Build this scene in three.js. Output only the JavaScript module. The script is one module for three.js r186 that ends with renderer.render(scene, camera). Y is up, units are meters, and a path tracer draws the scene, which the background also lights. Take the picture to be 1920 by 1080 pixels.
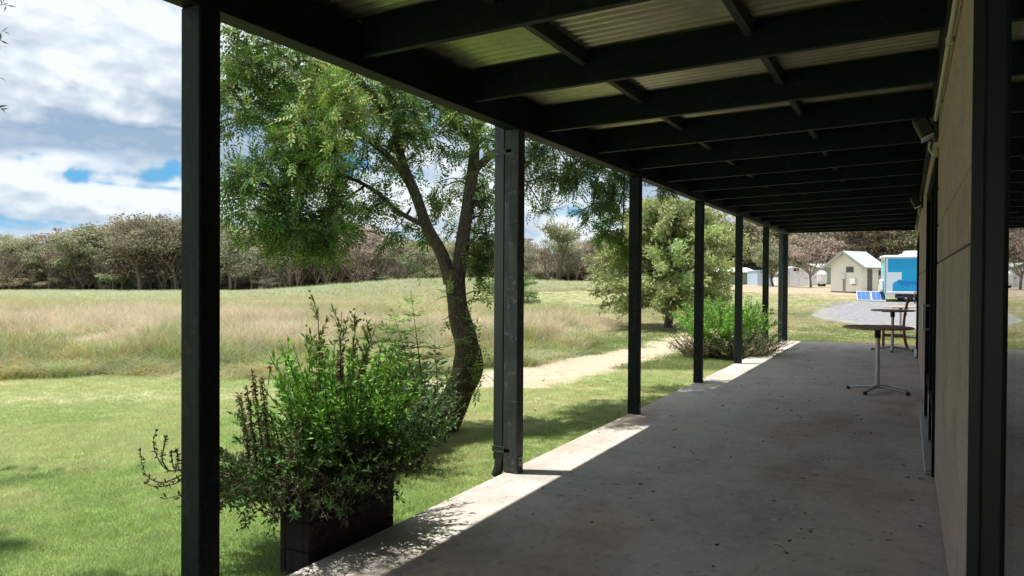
import * as THREE from 'three';

// ---------------------------------------------------------------- camera, sky, sun, exposure
const scene = new THREE.Scene();
const D2R = Math.PI / 180;
const camera = new THREE.PerspectiveCamera(2 * Math.atan(540 / 1400) / D2R, 16 / 9, 0.05, 3000);
camera.rotation.order = 'YXZ';
camera.position.set(0, 1.35, 0);
camera.rotation.set(-0.675 * D2R, 27.9 * D2R, 0.35 * D2R);
camera.updateMatrixWorld(true);
const renderer = new THREE.WebGLRenderer({ antialias: true });
renderer.toneMapping = THREE.LinearToneMapping;
renderer.toneMappingExposure = 1.75;
renderer.shadowMap.enabled = true;

// seeded random numbers and value noise
let seed = 7;
const setSeed = (s) => { seed = s; };
const rnd = () => { seed = (seed + 0x6D2B79F5) | 0; let t = Math.imul(seed ^ (seed >>> 15), 1 | seed); t = (t + Math.imul(t ^ (t >>> 7), 61 | t)) ^ t; return ((t ^ (t >>> 14)) >>> 0) / 4294967296; };
const rr = (a, b) => a + (b - a) * rnd();
const gauss = () => (rnd() + rnd() + rnd() + rnd() - 2) * 0.85;
const clamp = (x, a = 0, b = 1) => Math.min(b, Math.max(a, x));
const lerp = (a, b, t) => a + (b - a) * t;
const smooth = (a, b, x) => { const t = clamp((x - a) / (b - a)); return t * t * (3 - 2 * t); };
const hash = (x, y) => { let h = Math.imul(x, 374761393) ^ Math.imul(y, 668265263); h = Math.imul(h ^ (h >>> 13), 1274126177); return ((h ^ (h >>> 16)) >>> 0) / 4294967296; };
function vn(x, y) {
  const ix = Math.floor(x), iy = Math.floor(y), fx = x - ix, fy = y - iy, u = fx * fx * (3 - 2 * fx), v = fy * fy * (3 - 2 * fy);
  return lerp(lerp(hash(ix, iy), hash(ix + 1, iy), u), lerp(hash(ix, iy + 1), hash(ix + 1, iy + 1), u), v);
}
function fbm(x, y, o = 5) { let s = 0, a = 0.5, n = 0; for (let i = 0; i < o; i++) { s += a * vn(x, y); n += a; a *= 0.5; x = x * 2.03 + 17.3; y = y * 2.03 - 9.1; } return s / n; }

// the sky: broken cloud with grey-blue bases over a deep blue
{
  const W = 4096, H = 2048, data = new Float32Array(W * H * 4);
  const yaw0 = 27.9;
  const bump = (a, e, a0, e0, sa, se) => Math.exp(-(((a - a0) / sa) ** 2) - (((e - e0) / se) ** 2));
  for (let r = 0; r < H; r++) {
    const el = ((r + 0.5) / H - 0.5) * Math.PI, y = Math.sin(el), E = el / D2R, ce = Math.cos(el);
    for (let c = 0; c < W; c++) {
      const i = (r * W + c) * 4, az = ((c + 0.5) / W - 0.5) * 2 * Math.PI, x = Math.cos(az) * ce, z = Math.sin(az) * ce;
      if (E > 30 && ((r | c) & 1)) continue;
      if (E < -1) { data[i] = 0.30; data[i + 1] = 0.31; data[i + 2] = 0.26; data[i + 3] = 1; continue; }
      let A = Math.atan2(x, -z) / D2R + yaw0; if (A > 180) A -= 360; if (A < -180) A += 360;   // degrees from the middle of the picture
      const k = 1 / (Math.max(y, 0) + 0.11), px = x * k, pz = z * k;
      const wx = fbm(px * 0.9 + 4, pz * 0.9, 3) - 0.5, wz = fbm(px * 0.9 - 7, pz * 0.9 + 3, 3) - 0.5;
      const d = fbm(px * 1.15 + wx * 1.4 + 11, pz * 1.15 + wz * 1.4 + 5, 7);
      const fine = fbm(px * 4.5 + wx * 3, pz * 4.5 + wz * 3, 5);
      const wA = 1 - smooth(38, 62, E), ang = (e, fa, fe, o, k0) => { const f = (q) => fbm(q * fa + k0, e * fe + k0 * 3, o); return A > 150 ? lerp(f(A), f(A - 360), smooth(150, 180, A)) : f(A); };
      const l1 = lerp(fine, ang(E, 0.17, 0.36, 7, 5), wA), l2 = lerp(fine, ang(E + 0.75, 0.17, 0.36, 7, 5), wA), small = lerp(fine, ang(E + (l1 - 0.5) * 3, 0.7, 1.25, 6, 9), wA);
      let cover = d * 0.55 + l1 * 0.55 + 0.09 + (fine - 0.5) * 0.08 + (small - 0.5) * 0.15;
      cover += 0.17 * bump(A, E, -30, 13.2, 16, 3.4) + 0.10 * bump(A, E, -26, 9, 30, 2.2) + 0.12 * bump(A, E, -27, 5.0, 8, 0.9);
      cover -= 0.24 * bump(A, E, -24.8, 16.4, 2.2, 0.5) + 0.10 * bump(A, E + (l1 - 0.5) * 4 + (small - 0.5) * 2, -31.2, 6.3, 2.2, 0.5) + 0.14 * bump(A, E, -32, 16.9, 2.5, 0.9) + 0.05 * bump(A, E + (l1 - 0.5) * 4 + (small - 0.5) * 2, -25, 6.2, 2.4, 0.5) + 0.05 * bump(A, E, -29, 3.5, 6, 0.5);
      const m = smooth(0.44, 0.555, cover);
      // grey-blue where the layer is thick or seen from below, whiter where a billow faces up
      const band = bump(0, E + (wx + wz) * 4 + (l1 - 0.5) * 3.2 + (small - 0.5) * 1.2, 0, 9.3, 1, 2.3);
      const thick = smooth(0.52, 0.80, fbm(px * 0.8 + 31, pz * 0.8 - 12, 5) + (fine - 0.5) * 0.18);
      const grey = (0.84 + 0.5 * (small - 0.5) + 0.5 * (l1 - 0.5)) * clamp(0.92 * band * smooth(0.25, 0.55, fbm(px * 0.5, pz * 0.5 + 40, 3) + 0.2) + 0.6 * thick * smooth(6, 25, E) + 0.22 * (1 - smooth(2.5, 5.5, E)) + (l2 - l1) * 2.2 + (0.5 - fine) * 0.25 + (0.5 - small) * 0.75 + 0.10, 0, 1);
      const hz = 1 - smooth(0, 9, E);
      const blue = [lerp(0.035, 0.17, hz), lerp(0.215, 0.37, hz), lerp(0.42, 0.53, hz)];
      const white = [0.56, 0.59, 0.61], dark = [0.10, 0.185, 0.30];
      for (let q = 0; q < 3; q++) data[i + q] = lerp(blue[q], lerp(white[q], dark[q], grey), m * lerp(0.80, 0.97, smooth(0.50, 0.66, cover)));
      data[i + 3] = 1;
    }
  }
  for (let r = 0; r < H; r++) if (((r + 0.5) / H - 0.5) * 180 > 30) for (let c = 0; c < W; c++) if ((r | c) & 1) { const a = ((r & ~1) * W + (c & ~1)) * 4, i = (r * W + c) * 4; const from = data[a + 3] ? a : (((r | 1) + 1) * W + (c & ~1)) * 4; for (let q = 0; q < 4; q++) data[i + q] = data[from + q]; }
  const t = new THREE.DataTexture(data, W, H, THREE.RGBAFormat, THREE.FloatType);
  t.mapping = THREE.EquirectangularReflectionMapping; t.magFilter = THREE.LinearFilter; t.needsUpdate = true;
  scene.background = t; scene.environment = t;
}
const sun = new THREE.DirectionalLight(new THREE.Color(1, 0.95, 0.86), 4.2);
sun.position.set(-19.8, 100, 8.3); sun.target.position.set(0, 0, 0);
sun.castShadow = true; sun.shadow.mapSize.set(4096, 4096); sun.shadow.radius = 1.4;
Object.assign(sun.shadow.camera, { left: -110, right: 110, top: 110, bottom: -110, near: 1, far: 260 });
scene.add(sun, sun.target);

// ---------------------------------------------------------------- helpers
const used = new Map();
function numbered(name) { const n = used.get(name) || 0; used.set(name, n + 1); return n ? name + '_' + String(n).padStart(3, '0') : name; }
function tag(o, label, category, group, kind) { o.userData = { ...o.userData, label, category }; if (group) o.userData.group = group; if (kind) o.userData.kind = kind; return o; }
function thing(name, label, category, [x, y, z] = [0, 0, 0], turn = 0, group) {
  const o = new THREE.Group(); o.name = numbered(name); o.position.set(x, y, z); o.rotation.y = turn; scene.add(o);
  return tag(o, label, category, group);
}
function part(name, geo, mat, parent) {
  const m = new THREE.Mesh(geo, mat); m.name = parent === scene ? numbered(name) : name; m.castShadow = m.receiveShadow = true; parent.add(m); return m;
}
function copy(o, label, group) { const c = o.clone(); c.name = numbered(o.name.replace(/_\d\d\d$/, '')); c.userData = { ...o.userData }; if (label) c.userData.label = label; if (group) c.userData.group = group; scene.add(c); return c; }
const V = (x, y, z) => new THREE.Vector3(x, y, z);
// a point of the place from a bearing through the lens and a distance along the view
const at = (px, py, depth) => V((px - 960) / 1400 * depth, (540 - py) / 1400 * depth, -depth).applyMatrix4(camera.matrixWorld);

class GB {   // collects triangles into one geometry
  constructor() { this.p = []; this.n = []; this.u = []; this.c = []; this.i = []; this.flat = false; }
  v(x, y, z, u = 0, v = 0) { this.p.push(x, y, z); this.u.push(u, v); return this.p.length / 3 - 1; }
  tri(a, b, c) { this.i.push(a, b, c); }
  face(pts, uvs, col) {   // a flat polygon (fan) with its own normal
    const e1 = pts[1].clone().sub(pts[0]), e2 = pts[pts.length - 1].clone().sub(pts[0]), n = e1.cross(e2).normalize(), k = this.p.length / 3;
    pts.forEach((q, j) => { this.p.push(q.x, q.y, q.z); this.n.push(n.x, n.y, n.z); this.u.push(...(uvs ? uvs[j] : [q.x + q.z, q.y])); if (col) this.c.push(...col); });
    for (let j = 1; j < pts.length - 1; j++) this.i.push(k, k + j, k + j + 1);
  }
  add(g, m) {   // another geometry, moved
    const a = m ? g.clone().applyMatrix4(m) : g, k = this.p.length / 3, P = a.attributes.position, N = a.attributes.normal, U = a.attributes.uv;
    for (let j = 0; j < P.count; j++) { this.p.push(P.getX(j), P.getY(j), P.getZ(j)); this.n.push(N.getX(j), N.getY(j), N.getZ(j)); this.u.push(U ? U.getX(j) : 0, U ? U.getY(j) : 0); }
    if (a.index) for (let j = 0; j < a.index.count; j++) this.i.push(k + a.index.getX(j)); else for (let j = 0; j < P.count; j++) this.i.push(k + j);
    return this;
  }
  // a tapered tube through points with radii, smooth
  tube(pts, rad, seg = 8, cap = true, vscale = 1, col) {
    const k = this.p.length / 3, N = pts.length; let up = V(0, 1, 0), len = 0;
    const t0 = pts[1].clone().sub(pts[0]).normalize(); if (Math.abs(t0.y) > 0.9) up = V(1, 0, 0);
    for (let j = 0; j < N; j++) {
      const t = pts[Math.min(j + 1, N - 1)].clone().sub(pts[Math.max(j - 1, 0)]).normalize();
      const s = up.clone().cross(t).normalize(), b = t.clone().cross(s); up = b.clone();
      if (Math.abs(up.dot(t)) > 0.99) up = V(1, 0, 0);
      if (j) len += pts[j].distanceTo(pts[j - 1]);
      for (let q = 0; q <= seg; q++) {
        const a = q / seg * Math.PI * 2, dx = s.clone().multiplyScalar(Math.cos(a)).addScaledVector(b, Math.sin(a)), r = typeof rad === 'function' ? rad(j / (N - 1), a) : Array.isArray(rad) ? rad[j] : rad;
        this.p.push(pts[j].x + dx.x * r, pts[j].y + dx.y * r, pts[j].z + dx.z * r); this.n.push(dx.x, dx.y, dx.z); this.u.push(q / seg * 2 * Math.PI * r, len * vscale); if (col) this.c.push(...col);
      }
    }
    for (let j = 0; j < N - 1; j++) for (let q = 0; q < seg; q++) { const a = k + j * (seg + 1) + q, b = a + seg + 1; this.i.push(a, a + 1, b, a + 1, b + 1, b); }
    if (cap) for (const [j, s] of [[0, -1], [N - 1, 1]]) {
      const t = pts[Math.min(j + 1, N - 1)].clone().sub(pts[Math.max(j - 1, 0)]).normalize().multiplyScalar(s), base = this.p.length / 3;
      for (let q = 0; q < seg; q++) { const o = (k + j * (seg + 1) + q) * 3; this.p.push(this.p[o], this.p[o + 1], this.p[o + 2]); this.n.push(t.x, t.y, t.z); this.u.push(0, 0); if (col) this.c.push(...col); }
      for (let q = 1; q < seg - 1; q++) s > 0 ? this.i.push(base, base + q, base + q + 1) : this.i.push(base, base + q + 1, base + q);
    }
    return this;
  }
  build() {
    const g = new THREE.BufferGeometry();
    g.setAttribute('position', new THREE.Float32BufferAttribute(this.p, 3));
    if (this.n.length === this.p.length) g.setAttribute('normal', new THREE.Float32BufferAttribute(this.n, 3));
    if (this.u.length * 3 === this.p.length * 2) g.setAttribute('uv', new THREE.Float32BufferAttribute(this.u, 2));
    if (this.c.length === this.p.length) g.setAttribute('color', new THREE.Float32BufferAttribute(this.c, 3));
    g.setIndex(this.i); return g;
  }
}
// a box with chamfered edges between two corners; uv in metres, u along the longest side
function bar(x0, y0, z0, x1, y1, z1, c = 0.004, gb) {
  const g = gb || new GB(), lo = [x0, y0, z0], hi = [x1, y1, z1], L = [x1 - x0, y1 - y0, z1 - z0]; c = Math.min(c, ...L.map((l) => l * 0.45));
  const long = L.indexOf(Math.max(...L)), off = rnd() * 5;
  const P = (s, ax) => { const q = [0, 1, 2].map((k) => (s[k] > 0 ? hi[k] : lo[k]) - (k === ax ? 0 : s[k] * c)); return V(...q); };
  const uv = (p, ax) => { const a = p.toArray(), o = [0, 1, 2].filter((k) => k !== ax); const l = o.includes(long) ? long : o[0], w = o.find((k) => k !== l); return [a[l] + off, a[w] + off * 0.7 + ax * 0.37]; };
  const put = (pts, axd, n) => { const e = pts[1].clone().sub(pts[0]).cross(pts[2].clone().sub(pts[0])); if (e.dot(n) < 0) pts.reverse(); g.face(pts, pts.map((p) => uv(p, axd))); };
  for (let ax = 0; ax < 3; ax++) for (const s of [-1, 1]) {
    const o = [0, 1, 2].filter((k) => k !== ax), cs = [[-1, -1], [1, -1], [1, 1], [-1, 1]].map(([a, b]) => { const t = [0, 0, 0]; t[ax] = s; t[o[0]] = a; t[o[1]] = b; return t; });
    const n = [0, 0, 0]; n[ax] = s; put(cs.map((t) => P(t, ax)), ax, V(...n));
  }
  if (c > 0) {
    for (let ax = 0; ax < 3; ax++) { const [a, b] = [0, 1, 2].filter((k) => k !== ax); for (const sa of [-1, 1]) for (const sb of [-1, 1]) {
      const t0 = [0, 0, 0], t1 = [0, 0, 0]; t0[a] = t1[a] = sa; t0[b] = t1[b] = sb; t0[ax] = -1; t1[ax] = 1; const n = [0, 0, 0]; n[a] = sa; n[b] = sb;
      put([P(t0, a), P(t1, a), P(t1, b), P(t0, b)], a, V(...n));
    } }
    for (const sx of [-1, 1]) for (const sy of [-1, 1]) for (const sz of [-1, 1]) { const t = [sx, sy, sz]; put([P(t, 0), P(t, 1), P(t, 2)], 0, V(...t)); }
  }
  return gb ? g : g.build();
}
const curve = (pts, n) => new THREE.CatmullRomCurve3(pts).getPoints(n);
function tex(w, h, fn, srgb = true, rep) {   // fn(u, v) -> [r, g, b] in 0..1 (sRGB values for colour maps)
  const d = new Uint8Array(w * h * 4);
  for (let y = 0; y < h; y++) for (let x = 0; x < w; x++) { const c = fn((x + 0.5) / w, (y + 0.5) / h), i = (y * w + x) * 4; for (let q = 0; q < 3; q++) d[i + q] = clamp(c[q]) * 255; d[i + 3] = 255; }
  const t = new THREE.DataTexture(d, w, h); t.magFilter = THREE.LinearFilter; t.minFilter = THREE.LinearMipmapLinearFilter; t.generateMipmaps = true; t.wrapS = t.wrapT = THREE.RepeatWrapping;
  if (srgb) t.colorSpace = THREE.SRGBColorSpace; if (rep) t.repeat.set(...rep); t.needsUpdate = true; return t;
}
const l2s = (c) => (c <= 0.0031308 ? c * 12.92 : 1.055 * Math.pow(c, 1 / 2.4) - 0.055);
const grey = (v) => [v, v, v];
// tiling noise: sums of lattice noise whose lattice wraps
function tn(u, v, n, s = 0) { const x = u * n, y = v * n, ix = Math.floor(x), iy = Math.floor(y), fx = x - ix, fy = y - iy, a = fx * fx * (3 - 2 * fx), b = fy * fy * (3 - 2 * fy), w = (q) => ((q % n) + n) % n, h = (i, j) => hash(w(i) + s * 131, w(j) + s * 57); return lerp(lerp(h(ix, iy), h(ix + 1, iy), a), lerp(h(ix, iy + 1), h(ix + 1, iy + 1), a), b); }
const tf = (u, v, n, o, s = 0) => { let t = 0, a = 0.5, m = 0; for (let i = 0; i < o; i++) { t += a * tn(u, v, n, s + i); m += a; a *= 0.55; n *= 2; } return t / m; };
const std = (color, roughness, more = {}) => { const m = new THREE.MeshStandardMaterial({ roughness, ...more }); if (Array.isArray(color)) m.color.setRGB(...color); else m.color.set(color); return m; };
function leafMat(color, through = 0.35, rough = 0.8) { const m = new THREE.MeshPhysicalMaterial({ roughness: rough, specularIntensity: 0.45, transmission: through, thickness: 0, side: THREE.DoubleSide, vertexColors: true }); m.color.setRGB(...color); return m; }

// ---------------------------------------------------------------- terrain
function G(x, z) {   // height of the ground
  const Z = -z, left = Math.max(0, -x - 10), far = Z - 40;
  let y = -0.09 - 0.0062 * left;
  if (far > 0) y += 1.4 * (1 - Math.exp(-far * far / (far + 4) / 22)) * smooth(-62, -32, x);
  y += 0.85 * Math.exp(-(((x + 35) / 15) ** 2) - (((Z - 53) / 9) ** 2));
  const d = Math.hypot(Math.max(0, -x - 2.5), Math.max(0, Z - 18));
  y += (fbm(x * 0.13 + 3, z * 0.13, 3) - 0.5) * 0.16 * smooth(1.5, 9, d);
  return y;
}
const inPoly = (x, z, P) => { let r = false; for (let i = 0, j = P.length - 1; i < P.length; j = i++) { const [a, b] = P[i], [c, d] = P[j]; if ((b > z) !== (d > z) && x < (c - a) * (z - b) / (d - b) + a) r = !r; } return r; };
// signed distance (approximate, metres) from a polyline's left side, used for soft zone edges
const nearLine = (x, z, L) => { let best = 1e9; for (let i = 0; i < L.length - 1; i++) { const [a, b] = L[i], [c, d] = L[i + 1], ex = c - a, ez = d - b, t = clamp(((x - a) * ex + (z - b) * ez) / (ex * ex + ez * ez)); best = Math.min(best, Math.hypot(x - a - ex * t, z - b - ez * t)); } return best; };
const TALL = [[-40, 8], [-15.5, -1.5], [-10.4, -6.1], [-9, -7], [-6.9, -8.4], [-6.0, -9.6], [-5.8, -11.4], [-6.1, -14.5], [-6.9, -17.7], [-8.2, -22], [-9.4, -26.4], [-12, -29], [-13.9, -31.6], [-19, -33], [-23, -39], [-27, -45], [-23, -48], [-18, -52], [-15, -60], [-19, -75], [-40, -130], [-160, -130], [-160, 8]];
const PATH = [[-9.5, -4.6], [-7.9, -6.0], [-6.4, -7.4], [-5.2, -9.2], [-4.8, -11.5], [-4.6, -14.3], [-4.35, -17.2], [-4.5, -20], [-5.2, -23]];
const DRIVE = [[-3.6, -33.4], [-2.8, -29.5], [-1.6, -27], [0.5, -25.6], [4, -25], [30, -26], [30, -52], [4, -50], [-2.8, -48], [-3.9, -40]];
const isTall = (x, z) => inPoly(x + (fbm(x * 0.9, z * 0.9, 3) - 0.5) * 1.3, z + (fbm(x * 0.9 + 9, z * 0.9, 3) - 0.5) * 1.3, TALL);
const pathW = (x, z) => { const far = smooth(-7.2, -5.2, x); return (1 - smooth(0.35, 0.85, nearLine(x, z, PATH) * lerp(1.15, 0.82, far) + (fbm(x * 1.1, z * 1.1, 4) - 0.5) * 0.9)) * lerp(0.35, 1, far); };
const bareW = (x, z) => smooth(50, 56, -z + (fbm(x * 0.3, z * 0.3, 3) - 0.5) * 10) * smooth(-17, -12, x) * (1 - smooth(75, 95, -z)) + 0.85 * Math.exp(-(((x + 6.3) / 2.4) ** 2 + ((z + 21.9) / 1.5) ** 2)) * smooth(0.3, 0.6, fbm(x * 1.4, z * 1.4, 3) + 0.15);
function groundColor(x, z) {   // linear colours of what covers the ground
  const n1 = fbm(x * 0.35, z * 0.35, 4), n2 = fbm(x * 2.1 + 50, z * 2.1, 4), n3 = fbm(x * 9, z * 9 + 20, 3);
  const d = Math.hypot(x + 2.5, z);
  let c = [lerp(0.17, 0.23, n2), lerp(0.275, 0.33, n2), lerp(0.065, 0.095, n2)];
  const mix = (q, t) => { c = c.map((a, k) => lerp(a, q[k], t)); };
  mix([0.42, 0.40, 0.23], clamp(smooth(0.44, 0.64, n1 + (n2 - 0.5) * 0.3) * smooth(3, 7, d) * 0.7 + 0.35 * smooth(5.5, 8.5, d)));
  mix([0.26, 0.28, 0.12], smooth(18, 30, -z) * 0.7);
  mix([0.36, 0.31, 0.20], smooth(0.5, 0.62, n1 + (n3 - 0.5) * 0.2) * smooth(22, 36, -z) * 0.6);
  if (isTall(x, z)) { c = [lerp(0.26, 0.34, n2), lerp(0.24, 0.28, n2), lerp(0.13, 0.17, n2)]; mix([0.17, 0.21, 0.085], smooth(0.5, 0.66, n1)); }
  mix([0.40 + 0.08 * (n3 - 0.5), 0.335, 0.25], clamp(pathW(x, z) * smooth(0.18, 0.42, n3 * 0.5 + n2 * 0.5)));
  mix([0.36, 0.27, 0.20], clamp(bareW(x, z)) * 0.85);
  if (inPoly(x + (n2 - 0.5) * 5 + (n1 - 0.5) * 3, z + (n3 - 0.5) * 7 + (n1 - 0.5) * 8, DRIVE)) c = [0.20, 0.20, 0.21].map((a, k) => a + (n3 - 0.5) * 0.14 + [0.005, 0, 0.005][k]);
  // dirt along the slab edge
  mix([0.16, 0.12, 0.09], 0.75 * (1 - smooth(0.02, 0.12, Math.abs(x + 2.5) - (n3 - 0.4) * 0.12)) * smooth(-18.2, -18, z) * (z < 3 ? 1 : 0));
  const j = 0.80 + 0.40 * n3; return c.map((a) => a * j);
}
const X0 = -120, X1 = 40, Z0 = -140, Z1 = 20;
{
  const t = tex(2048, 2048, (u, v) => groundColor(lerp(X0, X1, u), lerp(Z0, Z1, v)).map(l2s)); t.wrapS = t.wrapT = THREE.ClampToEdgeWrapping;
  const b = tex(512, 512, (u, v) => grey(tf(u, v, 16, 5)), false, [1 / 0.011, 1 / 0.011]);
  const m = std([1, 1, 1], 0.95, { map: t, bumpMap: b, bumpScale: 0.03 });
  // rings that widen outwards, to the horizon
  const rad = [0]; let r = 0.6; while (r < 900) { rad.push(r); r *= r < 140 ? 1.035 : 1.2; r += 0.05; }
  const S = 288, g = new THREE.BufferGeometry(), p = [], uv = [], ix = [];
  const cx = -2, cz = -6;
  rad.forEach((q) => { for (let s = 0; s < S; s++) { const a = s / S * 2 * Math.PI, x = cx + q * Math.cos(a), z = cz + q * Math.sin(a); p.push(x, G(x, z), z); uv.push((x - X0) / (X1 - X0), (z - Z0) / (Z1 - Z0)); } });
  for (let k = 0; k < rad.length - 1; k++) for (let s = 0; s < S; s++) { const a = k * S + s, b2 = k * S + (s + 1) % S, c = a + S, d2 = b2 + S; ix.push(a, b2, c, b2, d2, c); }
  g.setAttribute('position', new THREE.Float32BufferAttribute(p, 3)); g.setAttribute('uv', new THREE.Float32BufferAttribute(uv, 2)); g.setIndex(ix); g.computeVertexNormals();
  // keep the faces turned upwards
  if (g.attributes.normal.getY(S * 3) < 0) { for (let k = 0; k < ix.length; k += 3) [ix[k + 1], ix[k + 2]] = [ix[k + 2], ix[k + 1]]; g.setIndex(ix); g.computeVertexNormals(); }
  tag(part('ground', g, m, scene), 'grassy ground with mown lawn, worn track, dry paddock and gravel', 'ground', null, 'structure');
}

// ---------------------------------------------------------------- materials of the building
const grainBump = tex(512, 512, (u, v) => grey(0.5 * tf(u * 0.13 + 0.1, v, 64, 3) + 0.5 * tn(u, v, 24)), false, [1, 2.2]);
const paintMap = tex(512, 512, (u, v) => { const n = tf(u, v, 8, 5), g = tf(u * 0.1, v, 96, 2, 3), s = smooth(0.66, 0.78, tf(u, v, 32, 3, 9)); return [0.74, 0.76, 0.76].map((a) => a + 0.28 * (n - 0.5) + 0.22 * (g - 0.5) + 0.30 * s); }, true, [0.8, 0.8]);
const matte = (color, roughness, more = {}, spec = 0.35) => { const m = new THREE.MeshPhysicalMaterial({ roughness, specularIntensity: spec, ...more }); m.color.setRGB(...color); return m; };
const M = {
  green: matte([0.010, 0.017, 0.0175], 0.6, { map: paintMap, bumpMap: grainBump, bumpScale: 0.0012 }),
  post: matte([0.020, 0.029, 0.028], 0.55, { map: paintMap, bumpMap: grainBump, bumpScale: 0.0016 }),
  frame: matte([0.006, 0.012, 0.0125], 0.7, {}, 0.15),
  purlin: matte([0.075, 0.08, 0.07], 0.6, { map: paintMap }),
  litPost: matte([0.14, 0.147, 0.144], 0.6, { map: paintMap, bumpMap: grainBump, bumpScale: 0.0016 }),  // post paint lightened to stand in for sunlight and glare on one post
  pipe: std([0.030, 0.042, 0.040], 0.38),
  steel: std([0.46, 0.47, 0.47], 0.42, { metalness: 0.85 }),
  blackPlastic: std([0.012, 0.012, 0.013], 0.5),
  white: std([0.72, 0.73, 0.72], 0.5),
  dark: std([0.03, 0.03, 0.03], 0.8),
  glass: new THREE.MeshPhysicalMaterial({ roughness: 0.01, transmission: 1, thickness: 0, ior: 1.65, color: new THREE.Color(0.75, 0.8, 0.8) }),
};
const sheetMap = tex(512, 512, (u, v) => { const n = tf(u, v, 6, 5), f = tf(u, v, 48, 3, 4); return [0.90, 0.89, 0.82].map((a) => a + 0.16 * (n - 0.5) + 0.12 * (f - 0.5)); }, true, [0.5, 0.5]);
M.sheet = std([0.62, 0.60, 0.50], 0.34, { map: sheetMap, metalness: 0.65 });
const renderMap = tex(1024, 1024, (u, v) => { const n = tf(u, v, 4, 5), f = tf(u, v, 128, 3, 4), st = tf(u, v, 7, 4, 8); return [0.93, 0.92, 0.91].map((a, k) => a + 0.12 * (n - 0.5) + 0.22 * (f - 0.5) - 0.08 * smooth(0.54, 0.74, st) * [0.8, 1, 1.1][k]); }, true, [0.5, 0.5]);
const renderBump = tex(512, 512, (u, v) => grey(tf(u, v, 64, 3, 2)), false, [1.4, 1.4]);
M.render = std([0.50, 0.40, 0.348], 0.9, { map: renderMap, bumpMap: renderBump, bumpScale: 0.003 });

// ---------------------------------------------------------------- concrete floor
const SL = -2.478, WX = 0.178, ZE = -17.95, ZN = 5;
{
  const L = ZN - ZE, W = WX + 0.3 - SL;
  setSeed(21);
  const drops = []; for (let k = 0; k < 150; k++) { const z = rr(ZE, -1), x = SL + W * Math.pow(rnd(), 0.6); drops.push([x, z, rr(0.008, 0.03), rr(0.006, 0.016), rr(0.35, 0.9), rnd() * 3]); }
  const joints = [-5.6, -10.9, -16.0];
  const stain = (x, z) => smooth(0.52, 0.72, fbm(x * 1.3 + 3, z * 0.55, 5));
  const buckets = new Map(); drops.forEach((d) => { const k = Math.floor(d[1]); for (const q of [k - 1, k, k + 1]) { if (!buckets.has(q)) buckets.set(q, []); buckets.get(q).push(d); } });
  const map = tex(512, 2048, (u, v) => {
    const x = SL + u * W, z = ZE + v * L;
    const n = fbm(x * 0.9, z * 0.9 + 7, 5), m = fbm(x * 5, z * 5, 4), f = fbm(x * 40, z * 26, 2), sw = fbm(x * 2.4, z * 22, 3);
    let c = [0.455, 0.420, 0.390].map((a) => a * (0.70 + 0.34 * n + 0.26 * m + 0.24 * f + 0.16 * (sw - 0.5)));
    const s = stain(x, z); c = [c[0] * (1 - 0.12 * s), c[1] * (1 - 0.22 * s), c[2] * (1 - 0.30 * s)];
    const s2 = smooth(0.55, 0.7, fbm(x * 3 + 30, z * 1.5 + 8, 4)); c = c.map((a) => a * (1 - 0.13 * s2));
    const sp = smooth(0.70, 0.84, fbm(x * 26 + 70, z * 26, 3)); c = c.map((a) => a * (1 - 0.3 * sp));
    for (const d of buckets.get(Math.floor(z)) || []) { const e = Math.hypot((x - d[0]) / d[2], (z - d[1]) / d[3]) + (fbm(x * 60 + d[5] * 9, z * 60, 2) - 0.5) * 1.1; if (e < 1) c = c.map((a) => lerp(a, 0.62, d[4] * smooth(1, 0.6, e))); }
    return c.map((a) => l2s(a));
  });
  map.wrapS = map.wrapT = THREE.ClampToEdgeWrapping;
  const fine = tex(512, 512, (u, v) => grey(0.6 * tf(u, v, 32, 4) + 0.4 * tn(u, v, 200)), false, [6, 40]);
  const m = std([1, 1, 1], 0.82, { map, bumpMap: fine, bumpScale: 0.0016 });
  const mk = (z0, z1) => {   // one poured bay with a soft edge
    const g = new GB(), c = 0.008, y0 = -0.3, uv = (p) => [(p.x - SL) / W, (p.z - ZE) / L], F = (pts) => g.face(pts, pts.map(uv));
    const a = SL, b = WX + 0.3;
    F([V(a + c, 0, z1 - c), V(b, 0, z1 - c), V(b, 0, z0 + c), V(a + c, 0, z0 + c)]);
    F([V(a, -c, z1 - c), V(a + c, 0, z1 - c), V(a + c, 0, z0 + c), V(a, -c, z0 + c)]);
    F([V(a, y0, z1 - c), V(a, -c, z1 - c), V(a, -c, z0 + c), V(a, y0, z0 + c)]);
    F([V(b, 0, z0 + c), V(a + c, 0, z0 + c), V(a, -c, z0), V(b, -c, z0)].reverse()); F([V(a, -c, z0), V(b, -c, z0), V(b, y0, z0), V(a, y0, z0)]);
    F([V(a + c, 0, z1 - c), V(b, 0, z1 - c), V(b, -c, z1), V(a, -c, z1)].reverse()); F([V(a, -c, z1), V(b, -c, z1), V(b, y0, z1), V(a, y0, z1)].reverse());
    return g.build();
  };
  const fl = new THREE.Group(); fl.name = 'concrete_floor'; scene.add(fl); tag(fl, 'stained grey concrete verandah floor with white droppings', 'floor', null, 'structure');
  const cut = [ZN, ...joints, ZE];
  for (let k = 0; k < cut.length - 1; k++) part('slab', mk(cut[k + 1] + 0.0015, cut[k] - 0.0015), m, fl);
}

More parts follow.
